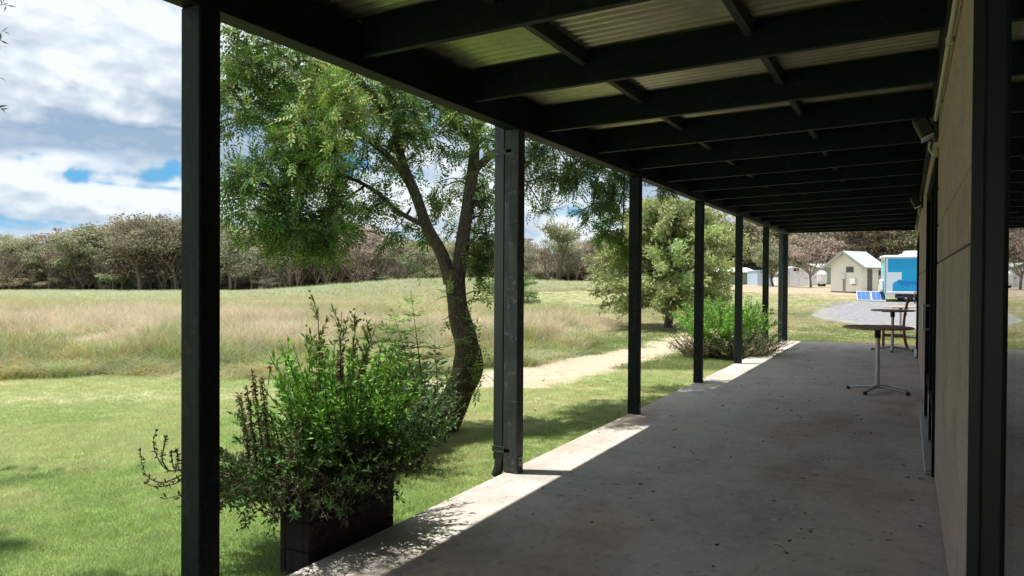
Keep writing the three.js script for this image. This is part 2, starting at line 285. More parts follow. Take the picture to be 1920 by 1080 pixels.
// ---------------------------------------------------------------- verandah
const PZ = [-0.62, 2.0, 4.62, 7.24, 9.86, 12.48, 15.1, 17.72];
const ry = (x) => 2.437 + 0.0296 * (x + 2.395);        // underside of the rafters
{
  const v = thing('verandah', 'dark green timber verandah with square posts, rafters and corrugated roof', 'verandah');
  setSeed(5);
  PZ.forEach((Z, k) => {
    const p = part('post', bar(-2.482, 0.002, -Z - 0.05, -2.375, 2.386, -Z + 0.05, 0.005), k === 2 ? M.litPost : M.post, v);
    for (const [a, c] of [[-2.3745, -2.369], [-2.4875, -2.4825]]) part('post_bracket', bar(a, 0.002, -Z - 0.034, c, 0.115, -Z + 0.034, 0.001), M.pipe, p);
    for (const y of [0.035, 0.085]) part('bolt', new THREE.CylinderGeometry(0.007, 0.007, 0.006, 6).rotateZ(Math.PI / 2).translate(-2.366, y, -Z), M.pipe, p);
  });
  part('edge_beam', bar(-2.482, 2.387, ZE + 0.02, -2.376, 2.60, ZN, 0.004), M.green, v);
  // rafters: a sloping board each
  const slope = Math.atan(0.0296), rl = 2.52;
  for (let k = -7; k < 15; k++) {
    const Z = 2.92 + 1.04 * k; if (Z > 17.6) continue;
    const r = part('rafter', bar(0, 0, -0.0225, rl, 0.19, 0.0225, 0.003), M.green, v); r.position.set(-2.3745, 2.4376, -Z); r.rotation.z = slope;
    const nz = Math.min(Z + 1.04, 17.78);
    if (nz - Z > 0.2) for (const x of [-1.635, -0.724]) part('purlin', bar(x - 0.021, ry(x) + 0.108, -nz + 0.023, x + 0.021, ry(x) + 0.188, -Z - 0.023, 0.002), M.purlin, v);
  }
  part('end_rafter', bar(-2.3745, 2.43, -17.83, 0.13, 2.62, -17.785, 0.003), M.green, v);
  part('ledger', bar(0.14, 2.5, ZE + 0.02, 0.176, 2.70, ZN, 0.003), M.green, v);
  // corrugated sheets: 10 waves of 76 mm each, laid side by side
  const sheet = (() => {
    const g = new THREE.BufferGeometry(), p = [], uv = [], ix = [], n = 100, xs = [-2.585, 0.17];
    for (let q = 0; q <= n; q++) { const z = q / n * 0.775, y = 0.012 * (1 - Math.cos(z / 0.0762 * 2 * Math.PI)); for (const x of xs) { p.push(x, ry(x) + 0.192 + y, -z); uv.push(x, z); } }
    for (let q = 0; q < n; q++) { const a = q * 2; ix.push(a, a + 1, a + 2, a + 1, a + 3, a + 2); }
    g.setAttribute('position', new THREE.Float32BufferAttribute(p, 3)); g.setAttribute('uv', new THREE.Float32BufferAttribute(uv, 2)); g.setIndex(ix); g.computeVertexNormals(); return g;
  })();
  for (let k = 0; k < 31; k++) { const s = part('roof_sheet', sheet, M.sheet, v); s.position.set(0, (k % 2) * 0.0012, ZN - k * 0.762); if (ZN - (k + 1) * 0.762 < ZE - 0.2) break; }
  // gutter outside the beam
  const gs = [[-2.49, 2.60], [-2.49, 2.535], [-2.50, 2.525], [-2.575, 2.525], [-2.60, 2.55], [-2.605, 2.62]], gg = new GB();
  const prof = [...gs, ...gs.slice().reverse().map(([x, y]) => [x + (x > -2.495 ? -0.003 : 0.003), y + 0.003])];
  for (let q = 0; q < gs.length - 1; q++) { const [a, b] = gs[q], [c, d] = gs[q + 1]; gg.face([V(a, b, ZN), V(c, d, ZN), V(c, d, ZE - 0.02), V(a, b, ZE - 0.02)]); gg.face([V(a + 0.003, b + 0.003, ZN), V(a + 0.003, b + 0.003, ZE - 0.02), V(c + 0.003, d + 0.003, ZE - 0.02), V(c + 0.003, d + 0.003, ZN)]); }
  part('gutter', gg.build(), M.pipe, v);
  for (const Z of [4.62, 17.72]) {
    const z = -Z + 0.004, x0 = -2.575, x1 = -2.492;
    const d = part('downpipe', (() => { const g = new GB(); bar(x0, 0.075, z - 0.03, x1, 2.53, z + 0.03, 0.008, g); return g.build(); })(), M.pipe, v);
    const sh = new GB(); const pts = [[0.10, 0], [0.03, 0.012], [-0.02, 0.035], [-0.045, 0.07]];
    sh.tube([V(x0 + 0.04, 0.11, z), V(x0 + 0.04, 0.05, z), V(x0 + 0.03, 0.0, z), V(x0 + 0.01, -0.04, z)], 0.037, 8); part('spout', sh.build(), M.pipe, d);
    for (const y of [0.155, 2.24]) { const g = new GB(); for (const dy of [-0.018, 0.018]) { bar(x0 - 0.004, y + dy - 0.003, z - 0.034, x1 + 0.012, y + dy + 0.003, z + 0.034, 0.001, g); } bar(x0 - 0.003, y - 0.017, z - 0.033, x1 + 0.01, y + 0.017, z + 0.033, 0.001, g); bar(x1 + 0.010, y - 0.014, z + 0.026, x1 + 0.06, y + 0.014, z + 0.046, 0.002, g); part('pipe_strap', g.build(), M.pipe, d); }
  }
}

// ---------------------------------------------------------------- the building behind the verandah
{
  const b = thing('building', 'beige clad building wall with dark green window and door frames', 'building');
  setSeed(9);
  const rows = [0.0, 1.478, 1.732, 1.984, 2.238, 2.49, 2.95];
  const openings = [[5.88, 8.5, 2.2], [14.9, 16.7, 2.15]];
  const seg = [[2.25, 5.88], [8.5, 14.9], [16.7, 17.9]];
  const panel = (za, zb, y0, y1) => part('wall_panel', bar(WX, y0 + 0.005, -zb, WX + 0.12, y1 - 0.005, -za, 0.006), M.render, b);
  for (const [a, c] of seg) for (let k = 0; k < rows.length - 1; k++) panel(a, c, Math.max(rows[k], 0.005), rows[k + 1]);
  for (const [a, c, h] of openings) panel(a + 0.001, c - 0.001, h + 0.06, 2.95);
  panel(-5, 2.249, 2.35, 2.95);
  part('wall_backing', bar(WX + 0.02, 0.003, -17.85, WX + 0.1, 2.94, -16.72, 0), M.render, b);
  for (const [a, c] of seg.slice(0, 2)) part('wall_backing', bar(WX + 0.006, 0.006, -c + 0.02, WX + 0.1, 2.94, -a - 0.02, 0), M.dark, b);
  // rooms: floor, ceiling, far and end walls
  const plaster = std([0.35, 0.33, 0.30], 0.9);
  part('room_floor', bar(WX + 0.301, -0.1, -17.9, 6, 0.0, 5, 0), std([0.12, 0.10, 0.08], 0.7), b);
  part('ceiling', bar(WX, 2.951, -17.95, 6, 3.1, 5.1, 0), plaster, b);
  part('rear_wall', bar(6.001, -0.1, -17.95, 6.15, 3.1, 5.1, 0), plaster, b);
  part('end_wall', bar(WX + 0.121, 0.003, -17.9, 6, 2.95, -17.75, 0), M.render, b);
  part('end_wall', bar(WX + 0.001, 0.003, 5, 6, 2.95, 5.1, 0), plaster, b);
  for (const z of [-3.9, -10.2]) part('inner_wall', bar(WX + 0.13, 0.003, z - 0.1, 5.99, 2.949, z, 0), plaster, b);
  // big near window: jamb, stile, rails and pane
  const wg = new GB(); bar(0.142, 0.005, -2.249, 0.30, 2.349, -1.90, 0.004, wg); const w = part('window', wg.build(), M.frame, b);
  part('stile', bar(0.147, 0.005, -1.899, 0.25, 2.30, -1.545, 0.003), M.frame, w);
  part('rail', bar(0.1475, 2.26, -1.544, 0.25, 2.349, 4.99, 0.003), M.frame, w); part('rail', bar(0.1475, 0.006, -1.544, 0.25, 0.09, 4.99, 0.003), M.frame, w);
  part('pane', bar(0.151, 0.085, -1.55, 0.157, 2.265, 4.99, 0), M.glass, w);
  // doors
  openings.forEach(([a, c, h], k) => {
    const g = new GB(), x0 = 0.160, x1 = 0.26;
    bar(x0, 0.004, -a - 0.075, x1, h, -a - 0.001, 0.004, g); bar(x0, 0.004, -c + 0.001, x1, h, -c + 0.075, 0.004, g); bar(x0, h - 0.07, -c + 0.076, x1, h, -a - 0.076, 0.004, g);
    const mid = -(a + c) / 2; bar(x0 + 0.01, 0.004, mid - 0.05, x1, h - 0.071, mid + 0.05, 0.004, g); bar(x0 + 0.015, 0.36, -c + 0.076, x1, 0.44, mid - 0.051, 0.004, g); bar(x0 + 0.015, 0.36, mid + 0.051, x1, 0.44, -a - 0.076, 0.004, g);
    const d = part('door', g.build(), M.frame, b);
    for (const [p, q] of [[-c + 0.075, mid - 0.05], [mid + 0.05, -a - 0.075]]) { part('pane', bar(0.20, 0.43, p, 0.206, h - 0.065, q, 0), M.glass, d); part('kick_panel', bar(0.19, 0.03, p + 0.002, 0.22, 0.36, q - 0.002, 0.002), std([0.42, 0.40, 0.38], 0.6), d); }
    part('threshold', bar(0.12, 0.003, -c + 0.08, 0.27, 0.026, -a - 0.08, 0.004), M.steel, d);
    const hd = new GB(); hd.tube([V(0.165, 0.95, mid + 0.0), V(0.125, 0.95, mid), V(0.12, 0.96, mid), V(0.12, 1.14, mid), V(0.125, 1.15, mid), V(0.165, 1.15, mid)], 0.009, 8); part('handle', hd.build(), M.steel, d);
    part('door_head', bar(0.150, h + 0.004, -c - 0.06, 0.176, h + 0.058, -a + 0.06, 0.003), std([0.42, 0.36, 0.25], 0.6), b);
  });
  // conduit along the top of the wall
  const cg = new GB(); cg.tube(curve([V(0.155, 2.435, 1), V(0.155, 2.433, -2), V(0.155, 2.434, -3.4), V(0.155, 2.432, -5.3), V(0.155, 2.43, -5.72)], 30), 0.0125, 10); for (const Z of [2.4, 3.9, 5.2]) bar(0.140, 2.418, -Z - 0.012, 0.1775, 2.45, -Z + 0.012, 0.002, cg);
  part('conduit', cg.build(), std([0.50, 0.46, 0.36], 0.5), b);
}
// two black outdoor floodlights under the roof
function floodlight(Z, label) {
  const o = thing('wall_floodlight', label, 'floodlight', [0.178, 2.40, -Z], 0, 'black floodlights on the beige wall');
  part('mounting_box', bar(-0.03, -0.07, -0.10, -0.001, 0.10, 0.10, 0.006), M.blackPlastic, o);
  const h = part('housing', bar(-0.06, -0.085, -0.11, 0.055, 0.085, 0.11, 0.015), M.blackPlastic, o); h.position.set(-0.085, 0.02, 0); h.rotation.z = 0.45;
  const fins = new GB(); for (let k = 0; k < 7; k++) bar(-0.055 + k * 0.016, 0.086, -0.095, -0.05 + k * 0.016, 0.10, 0.095, 0.001, fins); part('fin', fins.build(), M.blackPlastic, h);
  part('lens', bar(-0.066, -0.094, -0.112, 0.05, -0.0855, 0.112, 0.003), M.white, h); h.scale.setScalar(0.8);
  const c = new GB(); c.tube(curve([V(-0.05, -0.08, 0), V(-0.055, -0.13, 0.01), V(-0.03, -0.17, 0.005), V(-0.012, -0.18, 0)], 10), 0.006, 6); part('cable', c.build(), M.white, o);
}
floodlight(5.95, 'black floodlight with white rim on the beige wall beside the conduit');
floodlight(11.4, 'smaller looking black floodlight farther along the beige wall, past the first door');

// ---------------------------------------------------------------- tables and chair
const topMap = tex(512, 512, (u, v) => { const n = tf(u, v, 6, 5), g = tf(u * 0.2, v, 64, 3, 5); return [0.64 + 0.14 * (n - 0.5) + 0.10 * (g - 0.5), 0.57 + 0.13 * (n - 0.5) + 0.1 * (g - 0.5), 0.53 + 0.12 * (n - 0.5) + 0.1 * (g - 0.5)]; }, true, [1.2, 1.2]);
M.top = std([1, 0.86, 0.78], 0.75, { map: topMap });
function table(x, Z, turn, label) {
  const o = thing('cafe_table', label, 'table', [x, 0.0005, -Z], turn, 'round pedestal tables on the verandah');
  const lg = new THREE.LatheGeometry([[0, 0.775], [0.37, 0.775], [0.39, 0.780], [0.396, 0.789], [0.390, 0.798], [0.37, 0.802], [0, 0.803]].map(([a, b2]) => new THREE.Vector2(a, b2)), 56); lg.computeVertexNormals();
  const up = lg.attributes.uv, lp = lg.attributes.position; for (let k = 0; k < up.count; k++) up.setXY(k, lp.getX(k), lp.getZ(k));
  part('table_top', lg, M.top, o);
  part('top_plate', bar(-0.19, 0.755, -0.05, 0.19, 0.7745, 0.05, 0.004), M.blackPlastic, o);
  const hub = new GB(); bar(-0.035, 0.66, -0.032, 0.03, 0.7545, 0.032, 0.006, hub); part('tilt_hinge', hub.build(), M.blackPlastic, o);
  const col = new GB(); col.tube([V(0, 0.07, 0), V(0, 0.40, 0), V(0, 0.72, 0)], 0.026, 16); part('pedestal', col.build(), M.steel, o);
  const colr = new GB(); colr.tube([V(0, 0.05, 0), V(0, 0.085, 0), V(0, 0.10, 0)], [0.05, 0.042, 0.028], 16); part('base_collar', colr.build(), M.steel, o);
  for (let k = 0; k < 4; k++) {
    const a = k * Math.PI / 2 + 0.5, c = Math.cos(a), s = Math.sin(a), g = new GB();
    g.tube([V(0.02 * c, 0.075, 0.02 * s), V(0.16 * c, 0.060, 0.16 * s), V(0.36 * c, 0.032, 0.36 * s)], [0.024, 0.021, 0.014], 8); const f = part('foot', g.build(), M.steel, o);
    const t = new GB(); t.tube([V(0.35 * c, 0.0, 0.35 * s), V(0.35 * c, 0.022, 0.35 * s), V(0.352 * c, 0.042, 0.352 * s)], [0.021, 0.024, 0.018], 8); part('foot_pad', t.build(), M.blackPlastic, f);
  }
  return o;
}
table(-0.31, 10.12, 0.15, 'nearest round pedestal cafe table standing on the shaded concrete');
table(-0.245, 16.25, 0.5, 'second round pedestal cafe table, with the wooden chair drawn up to it');
table(-0.14, 21.5, 0.2, 'farthest round cafe table, seen just behind the top of the chair').position.y = G(-0.14, -21.5);
{
  const o = thing('wooden_chair', 'reddish brown wooden chair with curved back standing by the second table', 'chair', [-0.22, 0.0005, -16.85], 0);
  const wood = std([0.30, 0.115, 0.06], 0.45, { bumpMap: grainBump, bumpScale: 0.0008 });
  for (const z of [-0.2, 0.2]) {
    const l = new GB(); l.tube(curve([V(0.235, 0, z), V(0.185, 0.22, z), V(0.165, 0.46, z), V(0.185, 0.72, z), V(0.245, 1.05, z)], 16), 0.024, 8); part('back_leg', l.build(), wood, o);
    part('front_leg', bar(-0.215, 0, z - 0.019, -0.177, 0.43, z + 0.019, 0.004), wood, o);
    part('side_rail', bar(-0.178, 0.25, z - 0.011, 0.185, 0.285, z + 0.011, 0.003), wood, o);
  }
  part('seat', bar(-0.235, 0.432, -0.225, 0.19, 0.465, 0.225, 0.008), wood, o);
  for (const y of [0.70, 0.82, 0.94]) { const g = new GB(); const xx = 0.185 + (y - 0.72) * 0.18; g.tube(curve([V(xx, y, -0.2), V(xx + 0.025, y, 0), V(xx, y, 0.2)], 8), 0.017, 6); part('back_slat', g.build(), wood, o); }
  part('front_rail', bar(-0.207, 0.25, -0.18, -0.185, 0.285, 0.18, 0.003), wood, o);
}
console.log('structure done');
// ---------------------------------------------------------------- foliage tools
class LB {   // leaves: flat-shaded triangles with their own colours
  constructor() { this.p = []; this.c = []; this.i = []; }
  leaf(b, d, s, len, wid, col, fold = 0.25) {   // base, direction, side (unit vectors)
    const n = d.clone().cross(s), k = this.p.length / 3, m = 0.45 * len, w = wid / 2, f = -fold * w;
    this.p.push(b.x, b.y, b.z,
      b.x + d.x * m + s.x * w + n.x * f, b.y + d.y * m + s.y * w + n.y * f, b.z + d.z * m + s.z * w + n.z * f,
      b.x + d.x * len, b.y + d.y * len, b.z + d.z * len,
      b.x + d.x * m - s.x * w + n.x * f, b.y + d.y * m - s.y * w + n.y * f, b.z + d.z * m - s.z * w + n.z * f);
    for (let q = 0; q < 4; q++) this.c.push(...col);
    this.i.push(k, k + 1, k + 2, k, k + 2, k + 3);
  }
  compound(b, d, up, len, pairs, ll, lw, col) {   // a feathered leaf: leaflets in pairs along a drooping stalk
    const s = d.clone().cross(up).normalize(); if (s.lengthSq() < 0.1) s.set(1, 0, 0);
    const p = b.clone(), dir = d.clone();
    for (let q = 0; q <= pairs; q++) {
      dir.y -= 0.35 / pairs * rr(0.5, 1.5); dir.normalize(); p.addScaledVector(dir, len / (pairs + 1));
      const cc = col.map((x) => x * rr(0.8, 1.25)), nn = s.clone().cross(dir).normalize();
      if (q === pairs) { this.leaf(p, dir, s, ll * 1.1, lw, cc); break; }
      for (const e of [-1, 1]) { const ld = dir.clone().multiplyScalar(0.6).addScaledVector(s, e * 0.8).addScaledVector(V(0, -1, 0), rr(-0.1, 0.35)).normalize(); const ls = nn.clone().cross(ld).normalize(); this.leaf(p, ld, ls, ll * rr(0.8, 1.15), lw * rr(0.8, 1.2), cc); }
    }
  }
  get count() { return this.i.length / 3; }
  build() { const g = new THREE.BufferGeometry(); g.setAttribute('position', new THREE.Float32BufferAttribute(this.p, 3)); g.setAttribute('color', new THREE.Float32BufferAttribute(this.c, 3)); g.setIndex(this.i); return g; }
}
const rdir = (up = 0) => { const a = rnd() * 2 * Math.PI, y = clamp(rr(-1, 1) + up, -1, 1), r = Math.sqrt(1 - y * y); return V(r * Math.cos(a), y, r * Math.sin(a)); };
const perp = (d) => { const s = d.clone().cross(rdir()).normalize(); return s.lengthSq() < 0.5 ? V(1, 0, 0) : s; };
const vary = (c, k = 0.25) => { const f = rr(1 - k, 1 + k); return c.map((x) => x * f * rr(0.93, 1.07)); };
M.leaf = leafMat([1.7, 1.64, 1.5], 0.42, 0.62);
M.dryLeaf = leafMat([1.55, 1.55, 1.52], 0.42, 0.9);
M.grass = leafMat([1, 1, 1], 0.35, 0.8);
const barkMap = tex(512, 512, (u, v) => { const n = tf(u, v * 0.3, 48, 4), m = tf(u, v, 8, 4, 6), l = smooth(0.6, 0.75, tf(u, v, 20, 3, 12)); return [0.64 + 0.5 * (n - 0.5) + 0.2 * (m - 0.5) + 0.12 * l, 0.60 + 0.5 * (n - 0.5) + 0.2 * (m - 0.5) + 0.14 * l, 0.55 + 0.45 * (n - 0.5) + 0.2 * (m - 0.5) + 0.1 * l]; }, true, [1.6, 1.6]);
const barkBump = tex(512, 512, (u, v) => grey(tf(u, v * 0.3, 48, 4)), false, [1.6, 1.6]);
M.bark = std([0.25, 0.22, 0.18], 0.9, { map: barkMap, bumpMap: barkBump, bumpScale: 0.02 });
M.twig = std([0.085, 0.065, 0.048], 0.85);
M.paleBark = std([0.50, 0.46, 0.41], 0.85, { map: barkMap });
M.greyBark = std([0.30, 0.265, 0.235], 0.9, { map: barkMap });
M.stem = std([0.10, 0.13, 0.05], 0.8);

// ---------------------------------------------------------------- the leaning ash beside the planter
{
  setSeed(101);
  const o = thing('leaning_tree', 'leafy green tree with bent forked trunk leaning beside the verandah', 'tree', [0, 0, 0]);
  const B = new GB(), TW = new GB(), L = new LB();
  const T = (l) => l.map(([x, y, d]) => at(x, y, d));
  const wob = (r) => (t, a) => r(t) * (1 + 0.10 * Math.sin(3 * a + t * 9) + 0.06 * Math.sin(5 * a - t * 17));
  const trunk = curve(T([[815, 822, 7.05], [832, 785, 7.05], [862, 728, 7.05], [880, 685, 7.0], [874, 640, 7.0], [860, 590, 7.05], [853, 540, 7.1], [850, 505, 7.1]]), 40);
  B.tube(trunk, wob((t) => lerp(0.146, 0.090, smooth(0, 0.9, t)) + 0.05 * Math.exp(-t * 14) + 0.018 * Math.exp(-(((t - 0.45) / 0.08) ** 2))), 18);
  const limbs = [
    [T([[845, 530, 7.1], [828, 478, 7.1], [800, 425, 7.05], [782, 372, 7.0], [760, 318, 6.9], [745, 262, 6.85], [738, 190, 6.8], [720, 110, 6.8], [690, 20, 6.8]]), 0.070, 0.024],
    [T([[857, 530, 7.1], [866, 455, 7.15], [876, 390, 7.2], [887, 320, 7.25], [892, 250, 7.3], [905, 160, 7.4], [925, 60, 7.5], [940, -60, 7.6]]), 0.076, 0.034],
    [T([[886, 318, 7.25], [912, 298, 7.4], [945, 270, 7.7], [1000, 225, 8.0], [1075, 190, 8.3], [1130, 210, 8.5], [1170, 290, 8.6]]), 0.042, 0.014],
    [T([[775, 355, 7.0], [735, 300, 6.8], [690, 262, 6.65], [640, 230, 6.5], [570, 215, 6.4], [505, 240, 6.35]]), 0.036, 0.010],
    [T([[742, 240, 6.85], [690, 170, 6.7], [620, 110, 6.6], [540, 80, 6.5], [470, 90, 6.45]]), 0.04, 0.012],
    [T([[800, 425, 7.05], [745, 395, 6.9], [690, 350, 6.8], [635, 330, 6.7], [575, 345, 6.6], [540, 400, 6.55]]), 0.026, 0.008],
    [T([[890, 270, 7.3], [840, 210, 7.2], [800, 150, 7.1], [780, 60, 7.0]]), 0.04, 0.012],
    [T([[905, 160, 7.4], [1000, 70, 7.9], [1100, 60, 8.4]]), 0.035, 0.012],
  ].map(([p, a, b]) => { const c = curve(p, 36); B.tube(c, wob((t) => lerp(a, b, Math.pow(t, 0.8))), 10); return c; });
  part('trunk', B.build(), M.bark, o);
  const pts = limbs.flat();
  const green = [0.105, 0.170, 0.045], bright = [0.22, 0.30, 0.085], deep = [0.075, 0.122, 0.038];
  // masses of foliage: bearing, distance, radius, leaves, colour
  const C = [
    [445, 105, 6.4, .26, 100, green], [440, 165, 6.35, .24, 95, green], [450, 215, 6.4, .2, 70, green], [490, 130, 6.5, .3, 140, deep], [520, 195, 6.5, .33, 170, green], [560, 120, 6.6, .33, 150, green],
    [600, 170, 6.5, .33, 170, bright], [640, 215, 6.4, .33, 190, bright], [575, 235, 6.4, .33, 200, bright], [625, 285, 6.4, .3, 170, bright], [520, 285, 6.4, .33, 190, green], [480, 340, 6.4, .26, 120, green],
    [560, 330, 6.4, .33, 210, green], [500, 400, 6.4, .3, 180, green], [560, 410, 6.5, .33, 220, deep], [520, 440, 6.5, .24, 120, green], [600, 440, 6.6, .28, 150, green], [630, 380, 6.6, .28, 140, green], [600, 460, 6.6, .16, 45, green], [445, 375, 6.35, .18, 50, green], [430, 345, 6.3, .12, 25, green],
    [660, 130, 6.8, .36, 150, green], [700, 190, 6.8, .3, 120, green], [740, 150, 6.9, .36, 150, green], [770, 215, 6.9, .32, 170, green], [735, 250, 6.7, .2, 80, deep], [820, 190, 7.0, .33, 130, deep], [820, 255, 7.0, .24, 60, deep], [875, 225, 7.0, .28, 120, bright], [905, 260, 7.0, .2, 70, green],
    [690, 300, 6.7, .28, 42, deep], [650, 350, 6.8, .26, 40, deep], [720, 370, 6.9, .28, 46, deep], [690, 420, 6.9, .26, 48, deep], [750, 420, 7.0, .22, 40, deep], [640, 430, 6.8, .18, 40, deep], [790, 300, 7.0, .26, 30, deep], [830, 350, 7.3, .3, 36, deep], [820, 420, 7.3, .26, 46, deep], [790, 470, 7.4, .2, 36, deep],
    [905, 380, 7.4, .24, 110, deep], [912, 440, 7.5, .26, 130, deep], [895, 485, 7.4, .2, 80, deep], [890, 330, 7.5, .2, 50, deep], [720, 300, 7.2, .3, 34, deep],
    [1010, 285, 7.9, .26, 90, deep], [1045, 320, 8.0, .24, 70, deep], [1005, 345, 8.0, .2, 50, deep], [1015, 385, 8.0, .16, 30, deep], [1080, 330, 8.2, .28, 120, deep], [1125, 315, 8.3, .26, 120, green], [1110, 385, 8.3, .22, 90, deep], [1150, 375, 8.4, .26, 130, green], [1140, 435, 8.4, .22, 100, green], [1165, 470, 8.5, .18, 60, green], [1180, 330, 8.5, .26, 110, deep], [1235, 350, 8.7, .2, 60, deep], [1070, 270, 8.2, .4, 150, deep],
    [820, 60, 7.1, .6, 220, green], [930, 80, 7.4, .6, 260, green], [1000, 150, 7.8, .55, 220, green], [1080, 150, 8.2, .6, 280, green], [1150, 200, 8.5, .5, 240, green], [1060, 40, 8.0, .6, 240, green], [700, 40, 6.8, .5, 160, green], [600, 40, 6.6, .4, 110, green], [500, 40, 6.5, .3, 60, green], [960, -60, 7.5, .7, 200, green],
  ];
  for (const [x, y, z] of [[-2.95, 3.5, -6.6], [-2.9, 3.8, -7.1], [-2.95, 3.5, -7.6], [-2.85, 3.7, -8.1], [-2.95, 3.6, -8.6], [-2.9, 3.9, -9.1], [-3.0, 3.6, -9.6], [-3.3, 4.2, -7.3], [-3.4, 4.4, -8.2], [-3.9, 4.6, -7.6], [-3.5, 4.0, -9.2], [-2.75, 4.1, -7.4], [-2.75, 4.1, -8.6]]) C.push([V(x, y, z), 0, 0, 0.5, 230, green]);
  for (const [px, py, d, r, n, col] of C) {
    const c = typeof px === 'number' ? at(px, py, d) : px; let best = pts[0]; for (const q of pts) if (q.distanceTo(c) < best.distanceTo(c)) best = q;
    const mid = best.clone().lerp(c, 0.5).add(V(rr(-0.1, 0.1), rr(0.0, 0.14), rr(-0.1, 0.1)));
    TW.tube(curve([best, mid, c], 8), [0.013, 0.012, 0.011, 0.01, 0.009, 0.008, 0.007, 0.006, 0.005], 5, false);
    const nt = Math.max(5, Math.round(n / 9)); let left = Math.round(n * (d ? 1.12 : 1.35));
    for (let k = 0; k < nt; k++) {
      const dir = rdir(0.25), len = r * rr(0.6, 1.25), st = c.clone().addScaledVector(rdir(), r * 0.35 * rnd()); const p = [st.clone()]; const dd = dir.clone();
      for (let q = 0; q < 5; q++) { dd.y -= rr(0.06, 0.22); dd.normalize(); st.addScaledVector(dd, len / 5); p.push(st.clone()); }
      TW.tube(p, [0.005, 0.0045, 0.004, 0.0035, 0.003, 0.002], 4, false);
      const share = Math.ceil(left / (nt - k)); left -= share;
      for (let q = 0; q < share; q++) {
        const b = p[1 + Math.floor(rnd() * 5)]; const ld = dd.clone().multiplyScalar(0.5).add(rdir(0.1)).normalize();
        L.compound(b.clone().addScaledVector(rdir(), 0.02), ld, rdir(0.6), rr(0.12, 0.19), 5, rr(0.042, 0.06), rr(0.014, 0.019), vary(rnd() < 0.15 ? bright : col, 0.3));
      }
    }
  }
  // shoots on the trunk
  for (const [px, py, d, n] of [[838, 552, 6.9, 6], [905, 560, 6.95, 8], [920, 545, 7, 8], [890, 600, 6.85, 9], [862, 640, 6.8, 8], [905, 700, 6.8, 12], [870, 690, 6.75, 10], [840, 725, 6.8, 12], [900, 735, 6.8, 8], [850, 770, 6.8, 8], [880, 500, 7, 10], [830, 600, 6.9, 4], [900, 640, 6.85, 6]]) {
    const c = at(px, py, d); let best = trunk[0]; for (const q of trunk) if (q.distanceTo(c) < best.distanceTo(c)) best = q; TW.tube([best, best.clone().lerp(c, 0.5).add(V(0, 0.03, 0)), c], [0.006, 0.005, 0.003], 4, false);
    for (let k = 0; k < n; k++) L.compound(best.clone().lerp(c, rr(0.5, 1)), rdir(0.2), V(0, 1, 0), rr(0.10, 0.2), 4, rr(0.04, 0.06), rr(0.014, 0.02), vary(rnd() < 0.4 ? bright : green));
  }
  part('twigs', TW.build(), M.twig, o);
  const cr = part('crown', L.build(), M.leaf, o); cr.userData.kind = 'stuff';
  console.log('tree leaves', L.count);
}
// suckers: tall slender shoots with feathered leaves between the planter and the trunk
function sucker(base, tips, label, col, n = 26, ll = 0.055) {
  const o = thing('ash_sapling', label, 'sapling', base.toArray(), 0, 'ash shoots beside the leaning trunk');
  const S = new GB(), L = new LB();
  for (const tip of tips) {
    const e = tip.clone().sub(base), c = curve([V(0, 0, 0), V(e.x * 0.3, e.y * 0.42, e.z * 0.3), e], 14); S.tube(c, (t) => lerp(0.009, 0.002, t), 5, false);
    for (let k = 0; k < n; k++) { const t = 0.25 + 0.75 * Math.sqrt(k / n), b = c[Math.min(14, Math.floor(t * 14))], a = k * 2.4; L.compound(b, V(Math.cos(a), rr(0.2, 0.9), Math.sin(a)).normalize(), V(0, 1, 0), rr(0.12, 0.22) * (1.25 - 0.6 * t), 4, ll * rr(0.8, 1.2), ll * 0.34, vary(col, 0.25)); }
  }
  part('stem', S.build(), M.stem, o); const f = part('foliage', L.build(), M.leaf, o); f.userData.kind = 'stuff'; return o;
}
setSeed(140);
sucker(at(800, 815, 6.3).setY(G(-3.8, -5.2)), [at(770, 545, 6.2), at(735, 580, 6.1), at(715, 600, 6.0)], 'tall pale green ash sapling rising between the planter and leaning trunk', [0.16, 0.25, 0.07], 34, 0.066);
sucker(at(825, 790, 6.6).setY(G(-3.95, -5.45)), [at(700, 625, 6.2), at(760, 640, 6.3), at(740, 690, 6.3), at(815, 640, 6.5)], 'spreading ash sapling with broad grey green leaflets below the tall one', [0.125, 0.19, 0.075], 26, 0.078);

// a general leafy plant of many stems
function stems(S, L, base, n, len, spread, lift, leafN, ll, lw, col, opts = {}) {
  for (let k = 0; k < n; k++) {
    const a = rnd() * 2 * Math.PI, s0 = V(base.x + Math.cos(a) * spread * rnd() * 0.8, base.y, base.z + Math.sin(a) * spread * rnd() * 0.8), out = rr(0.1, 1) * (opts.out ?? 0.7), d = V(Math.cos(a) * out, lift, Math.sin(a) * out).normalize(), l = len * rr(0.55, 1.1), p = [s0.clone()], q = s0.clone();
    for (let j = 0; j < 6; j++) { d.y -= rr(0, opts.droop ?? 0.12); d.x += rr(-0.12, 0.12); d.z += rr(-0.12, 0.12); d.normalize(); q.addScaledVector(d, l / 6); p.push(q.clone()); }
    S.tube(p, (t) => lerp(opts.thick ?? 0.004, 0.0015, t), 4, false);
    const c0 = vary(col, 0.3);
    for (let j = 0; j < leafN; j++) { const t = lerp(opts.from ?? 0.15, 1, rnd()), b = p[Math.min(5, Math.floor(t * 6))].clone().lerp(p[Math.min(6, Math.floor(t * 6) + 1)], rnd()), ld = d.clone().multiplyScalar(0.5).add(rdir(0.25)).normalize(); L.leaf(b, ld, perp(ld), ll * rr(0.6, 1.2), lw * rr(0.7, 1.2), vary(c0, 0.18)); }
  }
}
